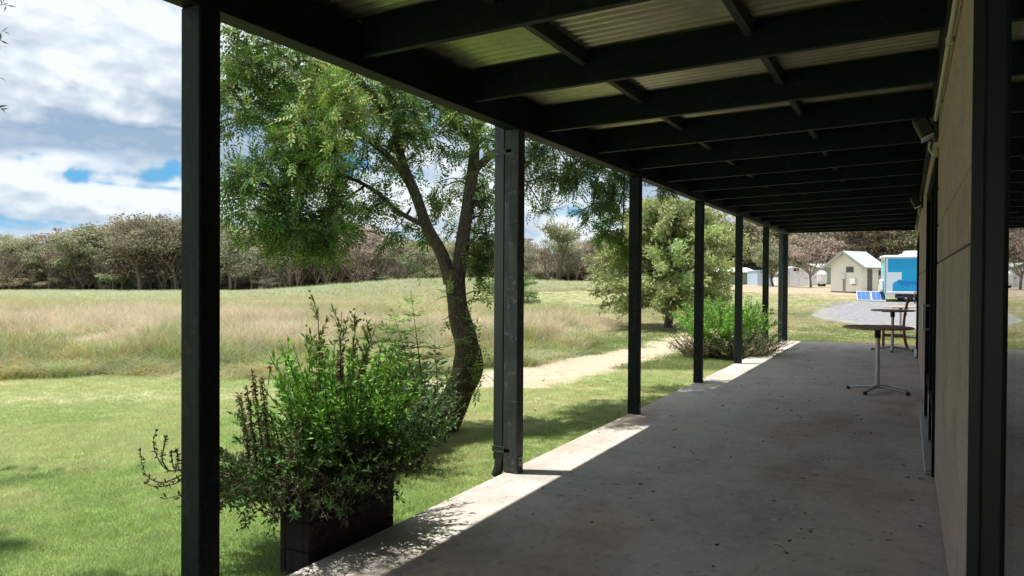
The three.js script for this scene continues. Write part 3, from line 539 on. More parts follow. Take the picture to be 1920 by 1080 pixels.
// ---------------------------------------------------------------- the planter and what grows in it
const PB = { x: -2.605, z: -3.02, w: 0.095, d: 0.335, top: 0.32 };
{
  const o = thing('planter_box', 'dark brown square planter box standing against the slab edge', 'planter', [PB.x, -0.11, PB.z]);
  const wood = std([0.045, 0.031, 0.023], 0.9, { map: paintMap, bumpMap: grainBump, bumpScale: 0.003 });
  const H = PB.top + 0.11, w = PB.w, d = PB.d, n = 3;
  for (let k = 0; k < n; k++) {
    const y0 = k * H / n + 0.002, y1 = (k + 1) * H / n - 0.003, j = rr(-0.003, 0.003);
    part('board', bar(w - 0.035 + j, y0, -d, w + j, y1, d, 0.004), wood, o); part('board', bar(-w - j, y0, -d, -w + 0.035 - j, y1, d, 0.004), wood, o);
    part('board', bar(-w + 0.036, y0, d - 0.035 + j, w - 0.036, y1, d + j, 0.004), wood, o); part('board', bar(-w + 0.036, y0, -d - j, w - 0.036, y1, -d + 0.035 - j, 0.004), wood, o);
  }
  for (const s of [-1, 1]) { part('rim', bar(s > 0 ? w - 0.05 : -w - 0.02, H + 0.001, -d - 0.02, s > 0 ? w + 0.02 : -w + 0.05, H + 0.026, d + 0.02, 0.005), wood, o); part('rim', bar(-w + 0.051, H + 0.001, s > 0 ? d - 0.05 : -d - 0.02, w - 0.051, H + 0.026, s > 0 ? d + 0.02 : -d + 0.05, 0.005), wood, o); }
  part('soil', bar(-w + 0.034, 0.01, -d + 0.034, w - 0.034, H - 0.05, d - 0.034, 0), std([0.05, 0.037, 0.027], 1), o);
}
{
  setSeed(201);
  const top = PB.top - 0.06;
  const shrub = (name, label, base, groups, mat = M.leaf, cat = 'shrub') => { const o = thing(name, label, cat, [base.x, base.y, base.z]); const S = new GB(), L = new LB(); for (const g of groups) stems(S, L, g[0], ...g.slice(1)); part('stem', S.build(), M.twig, o); const f = part('foliage', L.build(), mat, o); f.userData.kind = 'stuff'; return o; };
  const bright = [0.115, 0.245, 0.035], mid = [0.070, 0.145, 0.036], blue = [0.075, 0.140, 0.062], dry = [0.085, 0.062, 0.042];
  shrub('leafy_bush', 'bright green leafy bush growing out of the planter box', V(PB.x - 0.04, top, PB.z), [
    [V(-0.02, 0, -0.08), 230, 0.72, 0.2, 1.35, 44, 0.052, 0.014, bright, { droop: 0.10, out: 0.8, from: 0.3 }],
    [V(0.02, 0, -0.18), 150, 0.60, 0.2, 0.8, 44, 0.042, 0.013, mid, { droop: 0.13, out: 1.0, from: 0.25 }],
    [V(-0.1, -0.02, 0.16), 130, 0.52, 0.2, 0.5, 44, 0.042, 0.013, mid, { droop: 0.15, out: 1.15, from: 0.25 }],
  ]);
  shrub('trailing_weed', 'dark tangled weed spilling over the sides of the planter box', V(PB.x - 0.04, top, PB.z), [
    [V(-0.1, 0.03, 0.05), 90, 0.46, 0.24, 0.4, 44, 0.036, 0.012, [0.055, 0.085, 0.030], { droop: 0.40, out: 1, thick: 0.0025 }],
    [V(-0.12, 0.03, 0.25), 90, 0.42, 0.16, 0.5, 40, 0.034, 0.011, [0.075, 0.085, 0.036], { droop: 0.34, out: 1, thick: 0.0025 }],
    [V(-0.16, 0.02, 0.25), 60, 0.45, 0.16, 0.3, 40, 0.034, 0.010, dry, { droop: 0.42, out: 0.8, thick: 0.0025 }],
  ]);
  shrub('grey_green_bush', 'grey green low bush behind the planter, at the foot of the leaning tree', V(-3.55, G(-3.55, -4.6), -4.6), [
    [V(0, 0, 0), 170, 0.78, 0.4, 1.2, 36, 0.055, 0.018, blue, { droop: 0.12, out: 0.8 }], [V(0.1, 0, 0.3), 80, 0.5, 0.3, 1, 26, 0.045, 0.014, mid, { droop: 0.14, out: 0.9 }],
  ]);
  // spindly weeds reaching out past the first post
  {
    const o = thing('spindly_weed', 'spindly weed with small dark buds reaching out over the lawn', 'weed', [-2.85, 0.2, -2.9]); const S = new GB(), L = new LB(), Bd = new GB();
    const b0 = V(-2.85, 0.2, -2.9);
    for (const P of [[[360, 885], [305, 905], [276, 893], [265, 862], [262, 843]], [[360, 880], [315, 882], [292, 850], [288, 825], [294, 806]], [[365, 875], [330, 880], [322, 862], [321, 846]], [[362, 890], [325, 908], [290, 912], [272, 905]], [[315, 882], [304, 862], [308, 838], [312, 818]], [[330, 880], [334, 862], [330, 843]]]) {
      const w = P.map(([x, y]) => at(x, y, 3.55 + 0.05 * rnd()).sub(b0)), e = w[w.length - 1], c = curve(P[0][0] > 340 ? [V(0, 0.02, 0), ...w] : w, 16); S.tube(c, (t) => lerp(0.004, 0.0018, t), 4, false);
      for (let k = 0; k < 44; k++) { const q = c[Math.floor(rr(5, 16))], ld = rdir(0.3); L.leaf(q, ld, perp(ld), rr(0.012, 0.03), rr(0.006, 0.010), vary([0.06, 0.07, 0.035])); }
      Bd.add(new THREE.IcosahedronGeometry(0.007, 1), new THREE.Matrix4().makeTranslation(e.x, e.y, e.z));
    }
    part('stem', S.build(), M.twig, o); const f = part('foliage', L.build(), M.leaf, o); f.userData.kind = 'stuff'; const bd = part('flower_buds', Bd.build(), M.twig, o); bd.userData.kind = 'stuff';
  }
  // tall stalks: dead brown leaves below, green tops with dark buds
  const stalk = (x0, y0, x1, y1, d, green, label, thick = 0.02) => {
    const b = at(x0, y0, d), e = at(x1, y1, d).sub(b), o = thing('flower_stalk', label, 'plant', b.toArray()); const S = new GB(), D = new LB(), L = new LB();
    const c = curve([V(0, 0, 0), V(e.x * 0.35 + rr(-0.01, 0.01), e.y * 0.5, e.z * 0.4), e], 20); S.tube(c, (t) => lerp(0.006, 0.002, t), 5, false);
    const lim = green ? 0.74 : 1;
    for (let k = 0; k < (green ? 480 : 260); k++) { const t = rr(0.12, lim), q = c[Math.floor(t * 20)].clone().lerp(c[Math.min(20, Math.floor(t * 20) + 1)], rnd()), a = rnd() * 6.28, ld = V(Math.cos(a), rr(-1.6, 0.4), Math.sin(a)).normalize(); D.leaf(q.addScaledVector(V(Math.cos(a), 0, Math.sin(a)), rnd() * thick * 0.4), ld, perp(ld), rr(0.018, 0.036) * (green ? 1 : 0.8), rr(0.005, 0.010), vary([0.13, 0.082, 0.05], 0.45)); }
    if (green) for (let s = 0; s < 7; s++) { const st = c[14 + Math.floor(rnd() * 6)].clone(), a = rnd() * 6.28, dd = V(Math.cos(a) * 0.5, 1, Math.sin(a) * 0.5).normalize(), l = rr(0.05, 0.13), en = st.clone().addScaledVector(dd, l); S.tube([st, st.clone().lerp(en, 0.5), en], 0.0018, 4, false);
      for (let k = 0; k < 16; k++) { const ld = dd.clone().multiplyScalar(0.6).add(rdir(0.3)).normalize(); L.leaf(st.clone().lerp(en, rr(0, 1)), ld, perp(ld), rr(0.025, 0.05), rr(0.008, 0.013), vary([0.15, 0.19, 0.06])); }
      if (s < 4) for (let k = 0; k < 14; k++) { const ld = rdir(0.2); L.leaf(en.clone().addScaledVector(dd, 0.035), ld, perp(ld), 0.009, 0.007, [0.03, 0.022, 0.018]); } }
    part('stem', S.build(), M.twig, o); const f = part('dead_leaves', D.build(), M.dryLeaf, o); f.userData.kind = 'stuff'; if (green) { const g = part('leaves', L.build(), M.leaf, o); g.userData.kind = 'stuff'; }
  };
  stalk(606, 860, 596, 575, 4.05, true, 'tallest flower stalk with dark buds, standing dead straight from the bush');
  stalk(632, 860, 640, 585, 4.05, true, 'flower stalk with green top just right of the tallest one');
  stalk(645, 850, 668, 598, 4.05, true, 'flower stalk third from the left among the green topped stalks');
  stalk(640, 850, 704, 612, 3.95, true, 'flower stalk leaning right over the bush toward the tree');
  stalk(468, 875, 446, 736, 3.68, false, 'short brown dead stalk nearest the first post', 0.012);
  stalk(482, 875, 462, 722, 3.72, false, 'thin brown dead stalk second from the first post', 0.012);
  stalk(494, 870, 472, 692, 3.75, false, 'tallest of the brown dead stalks near the first post', 0.012);
  stalk(506, 870, 490, 706, 3.72, false, 'brown dead stalk closest to the green bush', 0.01);
  { // a single mauve flower
    const b = at(500, 800, 4.3), e = at(506, 690, 4.3).sub(b), o = thing('thistle_flower', 'single mauve flower above the left side of the bush', 'flower', b.toArray()); const S = new GB(); S.tube(curve([V(0, 0, 0), V(e.x * 0.2, e.y * 0.5, 0), e], 8), 0.0025, 5, false); part('stem', S.build(), M.stem, o);
    const L = new LB(); for (let k = 0; k < 60; k++) { const d = rdir(0.7); L.leaf(e, d, perp(d), rr(0.012, 0.022), 0.005, vary([0.22, 0.06, 0.17])); } const f = part('petals', L.build(), M.leaf, o); f.userData.kind = 'stuff';
  }
  // bush by the far posts
  shrub('strappy_bush', 'bright green bush beside the far verandah posts', V(-3.05, G(-3, -14.2), -14.25), [
    [V(0, 0.1, 0), 330, 0.98, 0.5, 1.25, 66, 0.085, 0.018, [0.155, 0.29, 0.06], { droop: 0.17, out: 0.9, from: 0.3 }],
  ]);
  shrub('flowering_weed', 'pale flowering weed around the foot of the far bright green bush', V(-3.0, G(-3, -14), -14.0), [
    [V(0.25, 0, 0.0), 230, 0.66, 0.6, 0.75, 40, 0.042, 0.013, [0.11, 0.145, 0.060], { droop: 0.16, out: 1 }], [V(0.5, 0, 0.1), 120, 0.62, 0.35, 0.8, 36, 0.036, 0.012, [0.16, 0.19, 0.10], { droop: 0.16, out: 1 }],
    [V(-0.35, 0, 0.1), 140, 0.58, 0.4, 0.8, 36, 0.042, 0.012, [0.13, 0.115, 0.060], { droop: 0.16, out: 1 }], [V(0.1, 0.05, 0.1), 50, 0.6, 0.7, 0.9, 12, 0.03, 0.022, [0.45, 0.40, 0.34], { droop: 0.1, out: 1, from: 0.7 }],
  ]);
}
// ---------------------------------------------------------------- conifers
function conifer(name, label, base, h, r, trunkH, n, col) {
  const o = thing(name, label, 'tree', base.toArray()); const B = new GB(), L = new LB();
  B.tube(curve([V(0, -0.1, 0), V(0.02 * h, h * 0.25, 0), V(0, h * 0.6, 0.02 * h), V(0, h * 0.95, 0)], 12), (t) => lerp(0.032, 0.006, t) * h, 9);
  for (let k = 0; k < n; k++) {
    const t = Math.pow(rnd(), 0.85), y0 = trunkH + t * (h - trunkH) * 0.86, a = k * 2.399 + rr(-0.3, 0.3), prof = Math.pow(Math.sin(Math.PI * clamp(0.16 + 0.84 * t, 0, 1)), 0.62) * (1 - 0.25 * t), len = r * prof * rr(0.72, 1.12) + 0.1, d = V(Math.cos(a), lerp(0.16, 0.9, t), Math.sin(a)).normalize();
    const p = [V(0, y0 * 0.93, 0)], q = p[0].clone(); for (let j = 0; j < 6; j++) { d.y -= 0.085; d.normalize(); q.addScaledVector(d, len / 6); p.push(q.clone()); }
    B.tube(p, (s) => lerp(0.0075, 0.0015, s) * h * 0.8, 4, false);
    const c0 = vary(col, 0.28), m = Math.round(76 + 120 * len / r);
    for (let j = 0; j < m; j++) { const s = Math.pow(rnd(), 0.6), qd = lerp(0.18, 1, s), b = p[Math.min(5, Math.floor(qd * 6))].clone().lerp(p[Math.min(6, Math.floor(qd * 6) + 1)], rnd()).addScaledVector(rdir(), 0.07 * r * rnd() * 1.4); const ld = d.clone().multiplyScalar(0.7).add(rdir(0.1)).addScaledVector(V(0, -1, 0), 0.15).normalize(); for (let w = 0; w < 2; w++) { const ll = ld.clone().add(rdir().multiplyScalar(0.5)).normalize(); L.leaf(b, ll, perp(ll), rr(0.036, 0.072) * r, rr(0.012, 0.022) * r, vary(c0, 0.15)); } }
  }
  part('trunk', B.build(), M.greyBark, o); const f = part('crown', L.build(), M.leaf, o); f.userData.kind = 'stuff'; return o;
}
const onG = (px, D) => { const p = at(px, 527, D); p.y = G(p.x, p.z); return p; };
setSeed(301);
conifer('cedar_tree', 'rounded feathery conifer on a short trunk beyond the worn track', onG(1253, 22.4), 4.35, 2.5, 0.62, 230, [0.25, 0.29, 0.15]);
conifer('young_conifer', 'small bright green conifer standing in the paddock behind the second post', onG(962, 38), 2.1, 1.5, 0.15, 90, [0.16, 0.23, 0.10]);
{
  const b = onG(1289, 21.6), o = thing('steel_pole', 'thin grey steel pole standing beside the rounded conifer', 'pole', b.toArray()); const g = new GB(); g.tube([V(0, -0.1, 0), V(0, 0.7, 0), V(0.01, 1.42, 0)], 0.028, 8); part('shaft', g.build(), std([0.10, 0.10, 0.10], 0.6), o); const c = new GB(); c.tube([V(0.01, 1.42, 0), V(0.01, 1.45, 0)], [0.034, 0.03], 8); part('cap', c.build(), std([0.2, 0.2, 0.2], 0.6), o);
}
// ---------------------------------------------------------------- far structures beyond the verandah's end
{
  const o = thing('small_shed', 'small cream clad shed with pale gable roof at the edge of the trees', 'shed', [-3.80, G(-3.8, -57.2) - 0.02, -56.9], -28 * D2R);
  const cream = std([0.84, 0.82, 0.76], 0.7), trim = std([0.28, 0.30, 0.28], 0.6), roofM = std([0.40, 0.49, 0.52], 0.5), w = 1.14, dep = 2.1, eh = 2.12, rh = 2.92;
  for (let k = 0; k < 9; k++) { const y0 = 0.1 + k * 0.225, y1 = y0 + 0.222; part('weatherboard', bar(-w, y0, -0.05, w, y1, 0.006 * (k % 2) + 0.004, 0.004), cream, o); part('weatherboard', bar(w - 0.05, y0, -dep, w + 0.004 + 0.006 * (k % 2), y1, -0.051, 0.004), cream, o); }
  part('wall', bar(-w, 0.1, -dep, -w + 0.05, eh, -0.051, 0.003), cream, o); part('wall', bar(-w + 0.051, 0.1, -dep, w - 0.051, eh, -dep + 0.05, 0.003), cream, o);
  part('footing', bar(-w + 0.03, -0.2, -dep + 0.03, w - 0.03, 0.098, -0.03, 0), std([0.12, 0.11, 0.10], 0.9), o);
  const gb = new GB(); for (const z of [0.0, -dep + 0.02]) { gb.face([V(-w, eh + 0.005, z), V(w, eh + 0.005, z), V(0, rh - 0.07, z)]); gb.face([V(-w, eh + 0.005, z - 0.04), V(0, rh - 0.07, z - 0.04), V(w, eh + 0.005, z - 0.04)]); } part('gable', gb.build(), cream, o);
  for (const s of [-1, 1]) {
    const a = Math.atan2(rh - eh, w), len = Math.hypot(w + 0.52, (rh - eh) * (w + 0.52) / w), r = part('roof', bar(s > 0 ? 0.004 : -len, -0.02, -dep - 0.35, s > 0 ? len : -0.004, 0.02, 0.42, 0.004), roofM, o); r.position.set(0, rh, 0); r.rotation.z = -s * a;
    const br = part('barge_board', bar(s > 0 ? 0.01 : -len, -0.14, 0.421, s > 0 ? len : -0.01, 0.025, 0.445, 0.003), trim, o); br.position.copy(r.position); br.rotation.copy(r.rotation);
    part('gutter', bar(s * len * Math.cos(a) - 0.05, rh - len * Math.sin(a) - 0.07, -dep - 0.34, s * len * Math.cos(a) + 0.05, rh - len * Math.sin(a) + 0.01, 0.41, 0.01), trim, r.parent);
  }
  const wn = part('window', bar(0.02, 1.42, 0.012, 0.60, 1.83, 0.035, 0.004), trim, o); for (let k = 0; k < 5; k++) part('louvre', bar(0.06, 1.455 + k * 0.073, 0.036, 0.56, 1.515 + k * 0.073, 0.045, 0.002), std([0.07, 0.08, 0.085], 0.3), wn);
  const mb = part('meter_box', bar(-0.30, 0.98, 0.012, 0.02, 1.36, 0.18, 0.01), M.white, o); part('conduit', bar(-0.17, 0.0, 0.02, -0.11, 0.979, 0.08, 0.004), trim, o); part('conduit', bar(-0.05, 0.0, 0.02, -0.01, 0.979, 0.06, 0.004), trim, o); part('meter_base', bar(-0.22, 0.92, 0.02, 0.0, 0.978, 0.15, 0.004), trim, o);
  part('water_heater', bar(0.42, 0.62, 0.012, 0.82, 0.98, 0.24, 0.02), M.white, o); part('wall_bracket', bar(0.55, 0.54, 0.012, 0.80, 0.618, 0.14, 0.004), trim, o);
  const dr = part('door', bar(w + 0.012, 0.12, -1.30, w + 0.04, 1.80, -0.72, 0.004), std([0.10, 0.095, 0.10], 0.5), o); part('handle', bar(w + 0.041, 0.95, -0.84, w + 0.09, 0.99, -0.76, 0.004), M.steel, dr);
  part('porch_post', bar(w + 0.36, -0.15, -dep + 0.02, w + 0.44, 2.0, -dep + 0.10, 0.004), trim, o); part('wall_lamp', bar(w + 0.012, 1.86, -0.70, w + 0.12, 2.04, -0.58, 0.01), trim, o);
}
{
  const gx = -1.12, gz = -47.9, o = thing('blue_trailer', 'bright blue and white trailer body parked on the gravel', 'trailer', [gx, G(gx, gz), gz], 8 * D2R);
  const cv = document.createElement('canvas'); cv.width = 512; cv.height = 256; const x = cv.getContext('2d');
  x.fillStyle = '#009fd0'; x.fillRect(0, 0, 512, 256); x.fillStyle = '#dfe6ee'; x.fillRect(0, 108, 60, 92); x.fillRect(14, 108, 36, 148); x.fillRect(0, 108, 28, 148); 
  x.fillStyle = '#dfe6ee'; x.fillRect(0, 108, 84, 58); x.fillStyle = '#009fd0'; x.beginPath(); x.moveTo(30, 256); x.lineTo(30, 200); x.lineTo(48, 178); x.lineTo(120, 172); x.lineTo(120, 256); x.fill();
  x.strokeStyle = '#0a78c8'; x.lineWidth = 9; x.lineCap = 'round'; x.beginPath(); x.moveTo(62, 188); for (let k = 0; k < 40; k++) x.quadraticCurveTo(66 + k * 6, 164 + (k % 3) * 16, 70 + k * 6, 184 + ((k * 7) % 5) * 5); x.stroke();
  x.lineWidth = 5; x.beginPath(); for (let k = 0; k < 18; k++) { x.moveTo(84 + k * 13, 196); x.lineTo(90 + k * 13, 206 - ((k * 5) % 3) * 12); } x.stroke();
  const art = new THREE.CanvasTexture(cv); art.colorSpace = THREE.SRGBColorSpace; art.flipY = true; const paint = std([1, 1, 1], 0.35, { map: art });
  const wht = std([0.78, 0.80, 0.82], 0.4), L = 4.6, y0 = 0.47, y1 = 2.52;
  const pg = new GB(); pg.face([V(0.12, y0 + 0.15, 0.006), V(L - 0.1, y0 + 0.15, 0.006), V(L - 0.1, y1 - 0.02, 0.006), V(0.12, y1 - 0.02, 0.006)], [[0, 0], [1, 0], [1, 1], [0, 1]]);
  part('body', bar(0, y0, -2.1, L, y1, 0, 0.03), wht, o); part('side_graphic', pg.build(), paint, o);
  part('roof_cap', bar(-0.1, y1 + 0.001, -2.15, L + 0.05, y1 + 0.16, 0.04, 0.06), wht, o); part('corner_trim', bar(-0.012, y0, -0.08, 0.02, y1, 0.014, 0.006), std([0.16, 0.36, 0.44], 0.5), o);
  part('sill_rail', bar(0.10, y0 + 0.02, 0.002, L, y0 + 0.13, 0.025, 0.01), wht, o);
  part('end_door', bar(-0.02, y0 + 0.1, -1.9, -0.003, y1 - 0.1, -0.25, 0.004), std([0.35, 0.60, 0.68], 0.45), o); part('spare_cover', bar(-0.22, y0 + 0.15, -1.1, -0.021, y0 + 0.85, -0.35, 0.08), wht, o); part('mirror', bar(-0.30, y0 + 1.05, -0.6, -0.18, y0 + 1.35, -0.5, 0.02), M.blackPlastic, o);
  part('air_conditioner', bar(1.05, y1 + 0.161, -1.5, 2.2, y1 + 0.42, -0.4, 0.08), wht, o); part('roof_vent', bar(0.8, y1 + 0.161, -1.0, 0.98, y1 + 0.24, -0.6, 0.02), M.white, o);
  part('chassis', bar(0.62, 0.28, -1.9, L, y0 - 0.001, -0.1, 0.01), M.dark, o); part('step', bar(0.55, 0.22, -0.4, 0.95, 0.33, 0.12, 0.01), M.dark, o);
  for (const wx of [1.15, 2.1]) for (const wz of [-0.2, -1.9]) { const t = part('wheel', new THREE.TorusGeometry(0.25, 0.10, 10, 24).translate(wx, 0.345, wz), M.blackPlastic, o); part('rim', new THREE.CylinderGeometry(0.17, 0.17, 0.12, 16).rotateX(Math.PI / 2).translate(wx, 0.345, wz), wht, t); }
  part('skirt', bar(0.02, 0.30, -0.10, 0.52, y0 - 0.001, -0.02, 0.02), wht, o);
}
{
  const cell = std([0.05, 0.13, 0.34], 0.25), fr = std([0.65, 0.68, 0.70], 0.4);
  [[-2.22, 'left one of two tilted blue solar panels leaning beside the trailer'], [-1.45, 'right one of two tilted blue solar panels, touching the trailer']].forEach(([x, lab]) => {
    const z = -48.2, o = thing('solar_panel', lab, 'solar panel', [x, G(x, z), z], 8 * D2R, 'folding solar panels on the grass');
    const p = part('panel_frame', bar(-0.37, 0, -0.02, 0.37, 0.86, 0.02, 0.006), fr, o); p.rotation.x = -52 * D2R; p.position.y = 0.04;
    for (let i = 0; i < 3; i++) for (let j = 0; j < 3; j++) part('solar_cell', bar(-0.345 + i * 0.232, 0.035 + j * 0.265, 0.0205, -0.345 + i * 0.232 + 0.226, 0.035 + j * 0.265 + 0.258, 0.024, 0), cell, p);
    part('prop_leg', bar(-0.34, 0, -0.68, -0.30, 0.5, -0.64, 0.004), fr, o); part('prop_leg', bar(0.30, 0, -0.68, 0.34, 0.5, -0.64, 0.004), fr, o);
  });
}
function ribbed(x0, x1, y0, y1, z, n) { const g = new GB(), h = (y1 - y0) / n; for (let k = 0; k < n; k++) { const a = y0 + k * h, m = a + h * 0.5; g.face([V(x0, a, z), V(x1, a, z), V(x1, m, z + 0.05), V(x0, m, z + 0.05)]); g.face([V(x0, m, z + 0.05), V(x1, m, z + 0.05), V(x1, a + h, z), V(x0, a + h, z)]); } return g.build(); }
function ribbedShed(name, label, px0, px1, D, h, wallC, roofC, n) {
  const a = at(px0, 527, D), b = at(px1, 527, D), w = a.distanceTo(b), y = Math.min(G(a.x, a.z), G(b.x, b.z)), o = thing(name, label, 'shed', [(a.x + b.x) / 2, y, (a.z + b.z) / 2], Math.atan2(-(b.z - a.z), b.x - a.x)), wm = std(wallC, 0.6), rm = std(roofC, 0.5);
  part('wall', ribbed(-w / 2, w / 2, -0.2, h, 0, n), wm, o); part('wall', bar(-w / 2, -0.2, -3, w / 2, h - 0.002, -0.02, 0.005), wm, o);
  const r = part('roof', bar(-w / 2 - 0.12, 0, -3.4, w / 2 + 0.12, 0.05, 0.2, 0.01), rm, o); r.position.set(0, h + 0.012, 0); r.rotation.x = 0.14;
  part('vent', bar(-w * 0.18, h + 0.25, -1.4, -w * 0.18 + 0.3, h + 0.62, -1.1, 0.03), M.white, o);
  return o;
}
ribbedShed('corrugated_shed', 'low green corrugated shed with pale roof right of the rounded conifer', 1340, 1418, 74, 1.25, [0.22, 0.29, 0.22], [0.55, 0.66, 0.68], 9);
ribbedShed('corrugated_shed', 'green corrugated shed mostly hidden behind the small cream shed', 1540, 1668, 72, 1.55, [0.30, 0.36, 0.29], [0.40, 0.46, 0.42], 11);
{
  const mk = (label, px0, px1, D, h, ridge, col, dep = 3) => {
    const a = at(px0, 527, D), b = at(px1, 527, D), w = a.distanceTo(b), y = Math.min(G(a.x, a.z), G(b.x, b.z)), o = thing('site_cabin', label, 'cabin', [(a.x + b.x) / 2, y, (a.z + b.z) / 2], Math.atan2(-(b.z - a.z), b.x - a.x)), m = std(col, 0.6), n = Math.max(2, Math.round(w / 0.9));
    for (let k = 0; k < n; k++) part('wall_panel', bar(-w / 2 + k * w / n + 0.01, -0.15, -0.05, -w / 2 + (k + 1) * w / n - 0.01, h, 0, 0.006), m, o);
    part('wall', bar(-w / 2, -0.15, -dep, w / 2, h - 0.01, -0.051, 0.005), m, o);
    if (ridge) { const g = new GB(); for (const z of [0.0, -dep]) g.face([V(-w / 2, h, z), V(w / 2, h, z), V(0, h + ridge, z)]); g.face([V(-w / 2, h, 0), V(0, h + ridge, 0), V(0, h + ridge, -dep), V(-w / 2, h, -dep)]); g.face([V(w / 2, h, 0), V(w / 2, h, -dep), V(0, h + ridge, -dep), V(0, h + ridge, 0)]); part('roof', g.build(), m, o); const wd = part('window', bar(-0.05, h - 0.12, 0.004, 0.45, h + 0.14, 0.03, 0.004), M.dark, o); part('pane', bar(0.18, h - 0.09, 0.031, 0.22, h + 0.11, 0.036, 0), m, wd); }
    else part('roof', bar(-w / 2 - 0.05, h + 0.003, -dep, w / 2 + 0.05, h + 0.08, 0.08, 0.01), m, o);
    return o;
  };
  mk('pale blue panelled cabin between two verandah posts, right of the corrugated shed', 1420, 1456, 70, 1.30, 0, [0.50, 0.60, 0.78]);
  mk('white gabled cabin right of the last verandah post', 1462, 1516, 68, 1.45, 0.30, [0.80, 0.82, 0.86]);
  mk('small white cabin behind the thin stemmed tree', 1518, 1536, 69, 1.35, 0, [0.75, 0.76, 0.80]);
  const p = onG(1541, 66), o = thing('gas_tank', 'rounded white tank beside the small cream shed', 'tank', p.toArray()); part('vessel', new THREE.CapsuleGeometry(0.42, 0.5, 8, 20).translate(0, 0.72, 0), M.white, o); part('stand', bar(-0.3, -0.1, -0.3, 0.3, 0.25, 0.3, 0.02), M.dark, o);
}

// ---------------------------------------------------------------- gum trees and the woodland behind the paddock
function gum(h, cr, col, dens, bark, opt = {}) {   // a tree of h metres, returned as [trunk geometry, crown geometry]
  const B = new GB(), L = new LB(), tips = [], fork = opt.fork ?? 0.26;
  const grow = (p, d, len, r, lv) => {
    const pts = [p.clone()], q = p.clone(), dd = d.clone(), n = 5; for (let k = 0; k < n; k++) { dd.add(rdir().multiplyScalar(0.16)); dd.y += 0.05; dd.normalize(); q.addScaledVector(dd, len / n); pts.push(q.clone()); }
    B.tube(pts, (t) => lerp(r, r * 0.62, t), lv === 0 ? 8 : lv === 1 ? 6 : 4, false);
    if (lv >= 2) tips.push(pts[3], pts[5]); else if (lv === 1) tips.push(pts[2], pts[4].clone().add(V(rr(-1, 1) * h * 0.1, -h * rr(0.05, 0.2), rr(-1, 1) * h * 0.1))); if (lv >= 3) { return; }
    const m = lv === 0 ? (opt.limbs ?? 4) : 3; for (let k = 0; k < m; k++) { const a = k * 2.4 + rnd() * 1.2, e = V(Math.cos(a), lv === 0 ? rr(0.5, 1.1) : rr(0.05, 0.7), Math.sin(a)).normalize().multiplyScalar(lv === 0 ? 0.9 : 1.0).addScaledVector(dd, 0.55).normalize(); grow(lv === 0 && k ? pts[3 + (k % 3)] : q, e, len * (lv === 0 ? (1 - fork) / fork * 0.42 : 0.62) * rr(0.6, 1.3), r * 0.55, lv + 1); }
  };
  grow(V(0, -0.3, 0), V(rr(-0.12, 0.12), 1, rr(-0.12, 0.12)).normalize(), h * fork, h * 0.022, 0);
  if (opt.fill !== 0) for (let k = 0; k < (opt.fill ?? 22); k++) { const d = rdir().multiplyScalar(Math.cbrt(rnd())); tips.push(V(d.x * cr * 0.50, h * 0.56 + d.y * h * 0.36 + (k % 5 === 0 ? h * 0.08 * rnd() : 0), d.z * cr * 0.50)); }
  let top = 0; for (const t of tips) top = Math.max(top, t.y);
  for (const t of tips) { const c0 = vary(col, 0.42), R = cr * rr(0.11, 0.24); for (let k = 0; k < dens; k++) { const d = rdir(), b = t.clone().add(V(d.x * R * 1.2, d.y * R * 0.5 + R * 0.1, d.z * R * 1.2).multiplyScalar(Math.cbrt(rnd()))); const ld = V(rr(-1, 1), rr(-1.3, 0.6), rr(-1, 1)).normalize(); L.leaf(b, ld, perp(ld), rr(0.024, 0.046) * h, rr(0.011, 0.020) * h, vary(c0, 0.3)); } }
  return [B.build(), L.build(), bark, top];
}
setSeed(401);
const brown = [0.25, 0.215, 0.16], olive = [0.20, 0.21, 0.125], rust = [0.265, 0.215, 0.165], greyg = [0.25, 0.255, 0.18];
const protos = [gum(9, 4.6, brown, 64, M.paleBark, { limbs: 5 }), gum(9, 4.6, rust, 64, M.paleBark, { limbs: 5 }), gum(9, 4.6, olive, 64, M.greyBark, { limbs: 5 }), gum(9, 5.5, greyg, 46, M.paleBark, { fork: 0.45 }), gum(9, 4.6, brown, 52, M.greyBark, { limbs: 5 }), gum(9, 5, olive, 40, M.paleBark, { fork: 0.5, limbs: 3 })];
const bare = gum(9, 5, [0.24, 0.19, 0.17], 12, M.paleBark, { fork: 0.26, limbs: 6, fill: 0 });
const spread = gum(9, 7, [0.165, 0.155, 0.105], 40, M.paleBark, { fork: 0.40, limbs: 5, fill: 22 });
console.log('gum tris', protos.map((p) => p[1].index.count / 3).join());
function plantGum(pr, px, D, topRow, label, group, name = 'gum_tree') {
  const p = onG(px, D), eye = at(px, topRow, D), H = Math.max(2.5, eye.y - p.y), s = H / (pr[3] + 0.25);
  const o = thing(name, label, 'tree', p.toArray(), rnd() * 6.28, group); part('trunk', pr[0], pr[2], o); part('crown', pr[1], M.dryLeaf, o).userData.kind = 'stuff'; const w = s * rr(0.95, 1.2); o.scale.set(w, s, w); return o;
}
plantGum(spread, 262, 92, 404, 'tall wide gum rising above the treeline left of the first post');
plantGum(spread, 330, 93, 410, 'tall gum with a pale trunk half hidden by the first post');
plantGum(protos[3], 432, 90, 418, 'gum with a forked white trunk just right of the first post');
plantGum(bare, 692, 88, 428, 'spreading gum with bare grey limbs, seen between bush and leaning tree');
plantGum(protos[5], 1050, 84, 418, 'rounded olive gum standing above the treeline behind the conifer');
plantGum(bare, 1520, 62, 440, 'thin multi stemmed tree in front of the white cabin');
plantGum(protos[2], 1450, 66, 446, 'small dark tree beside the pale blue cabin');
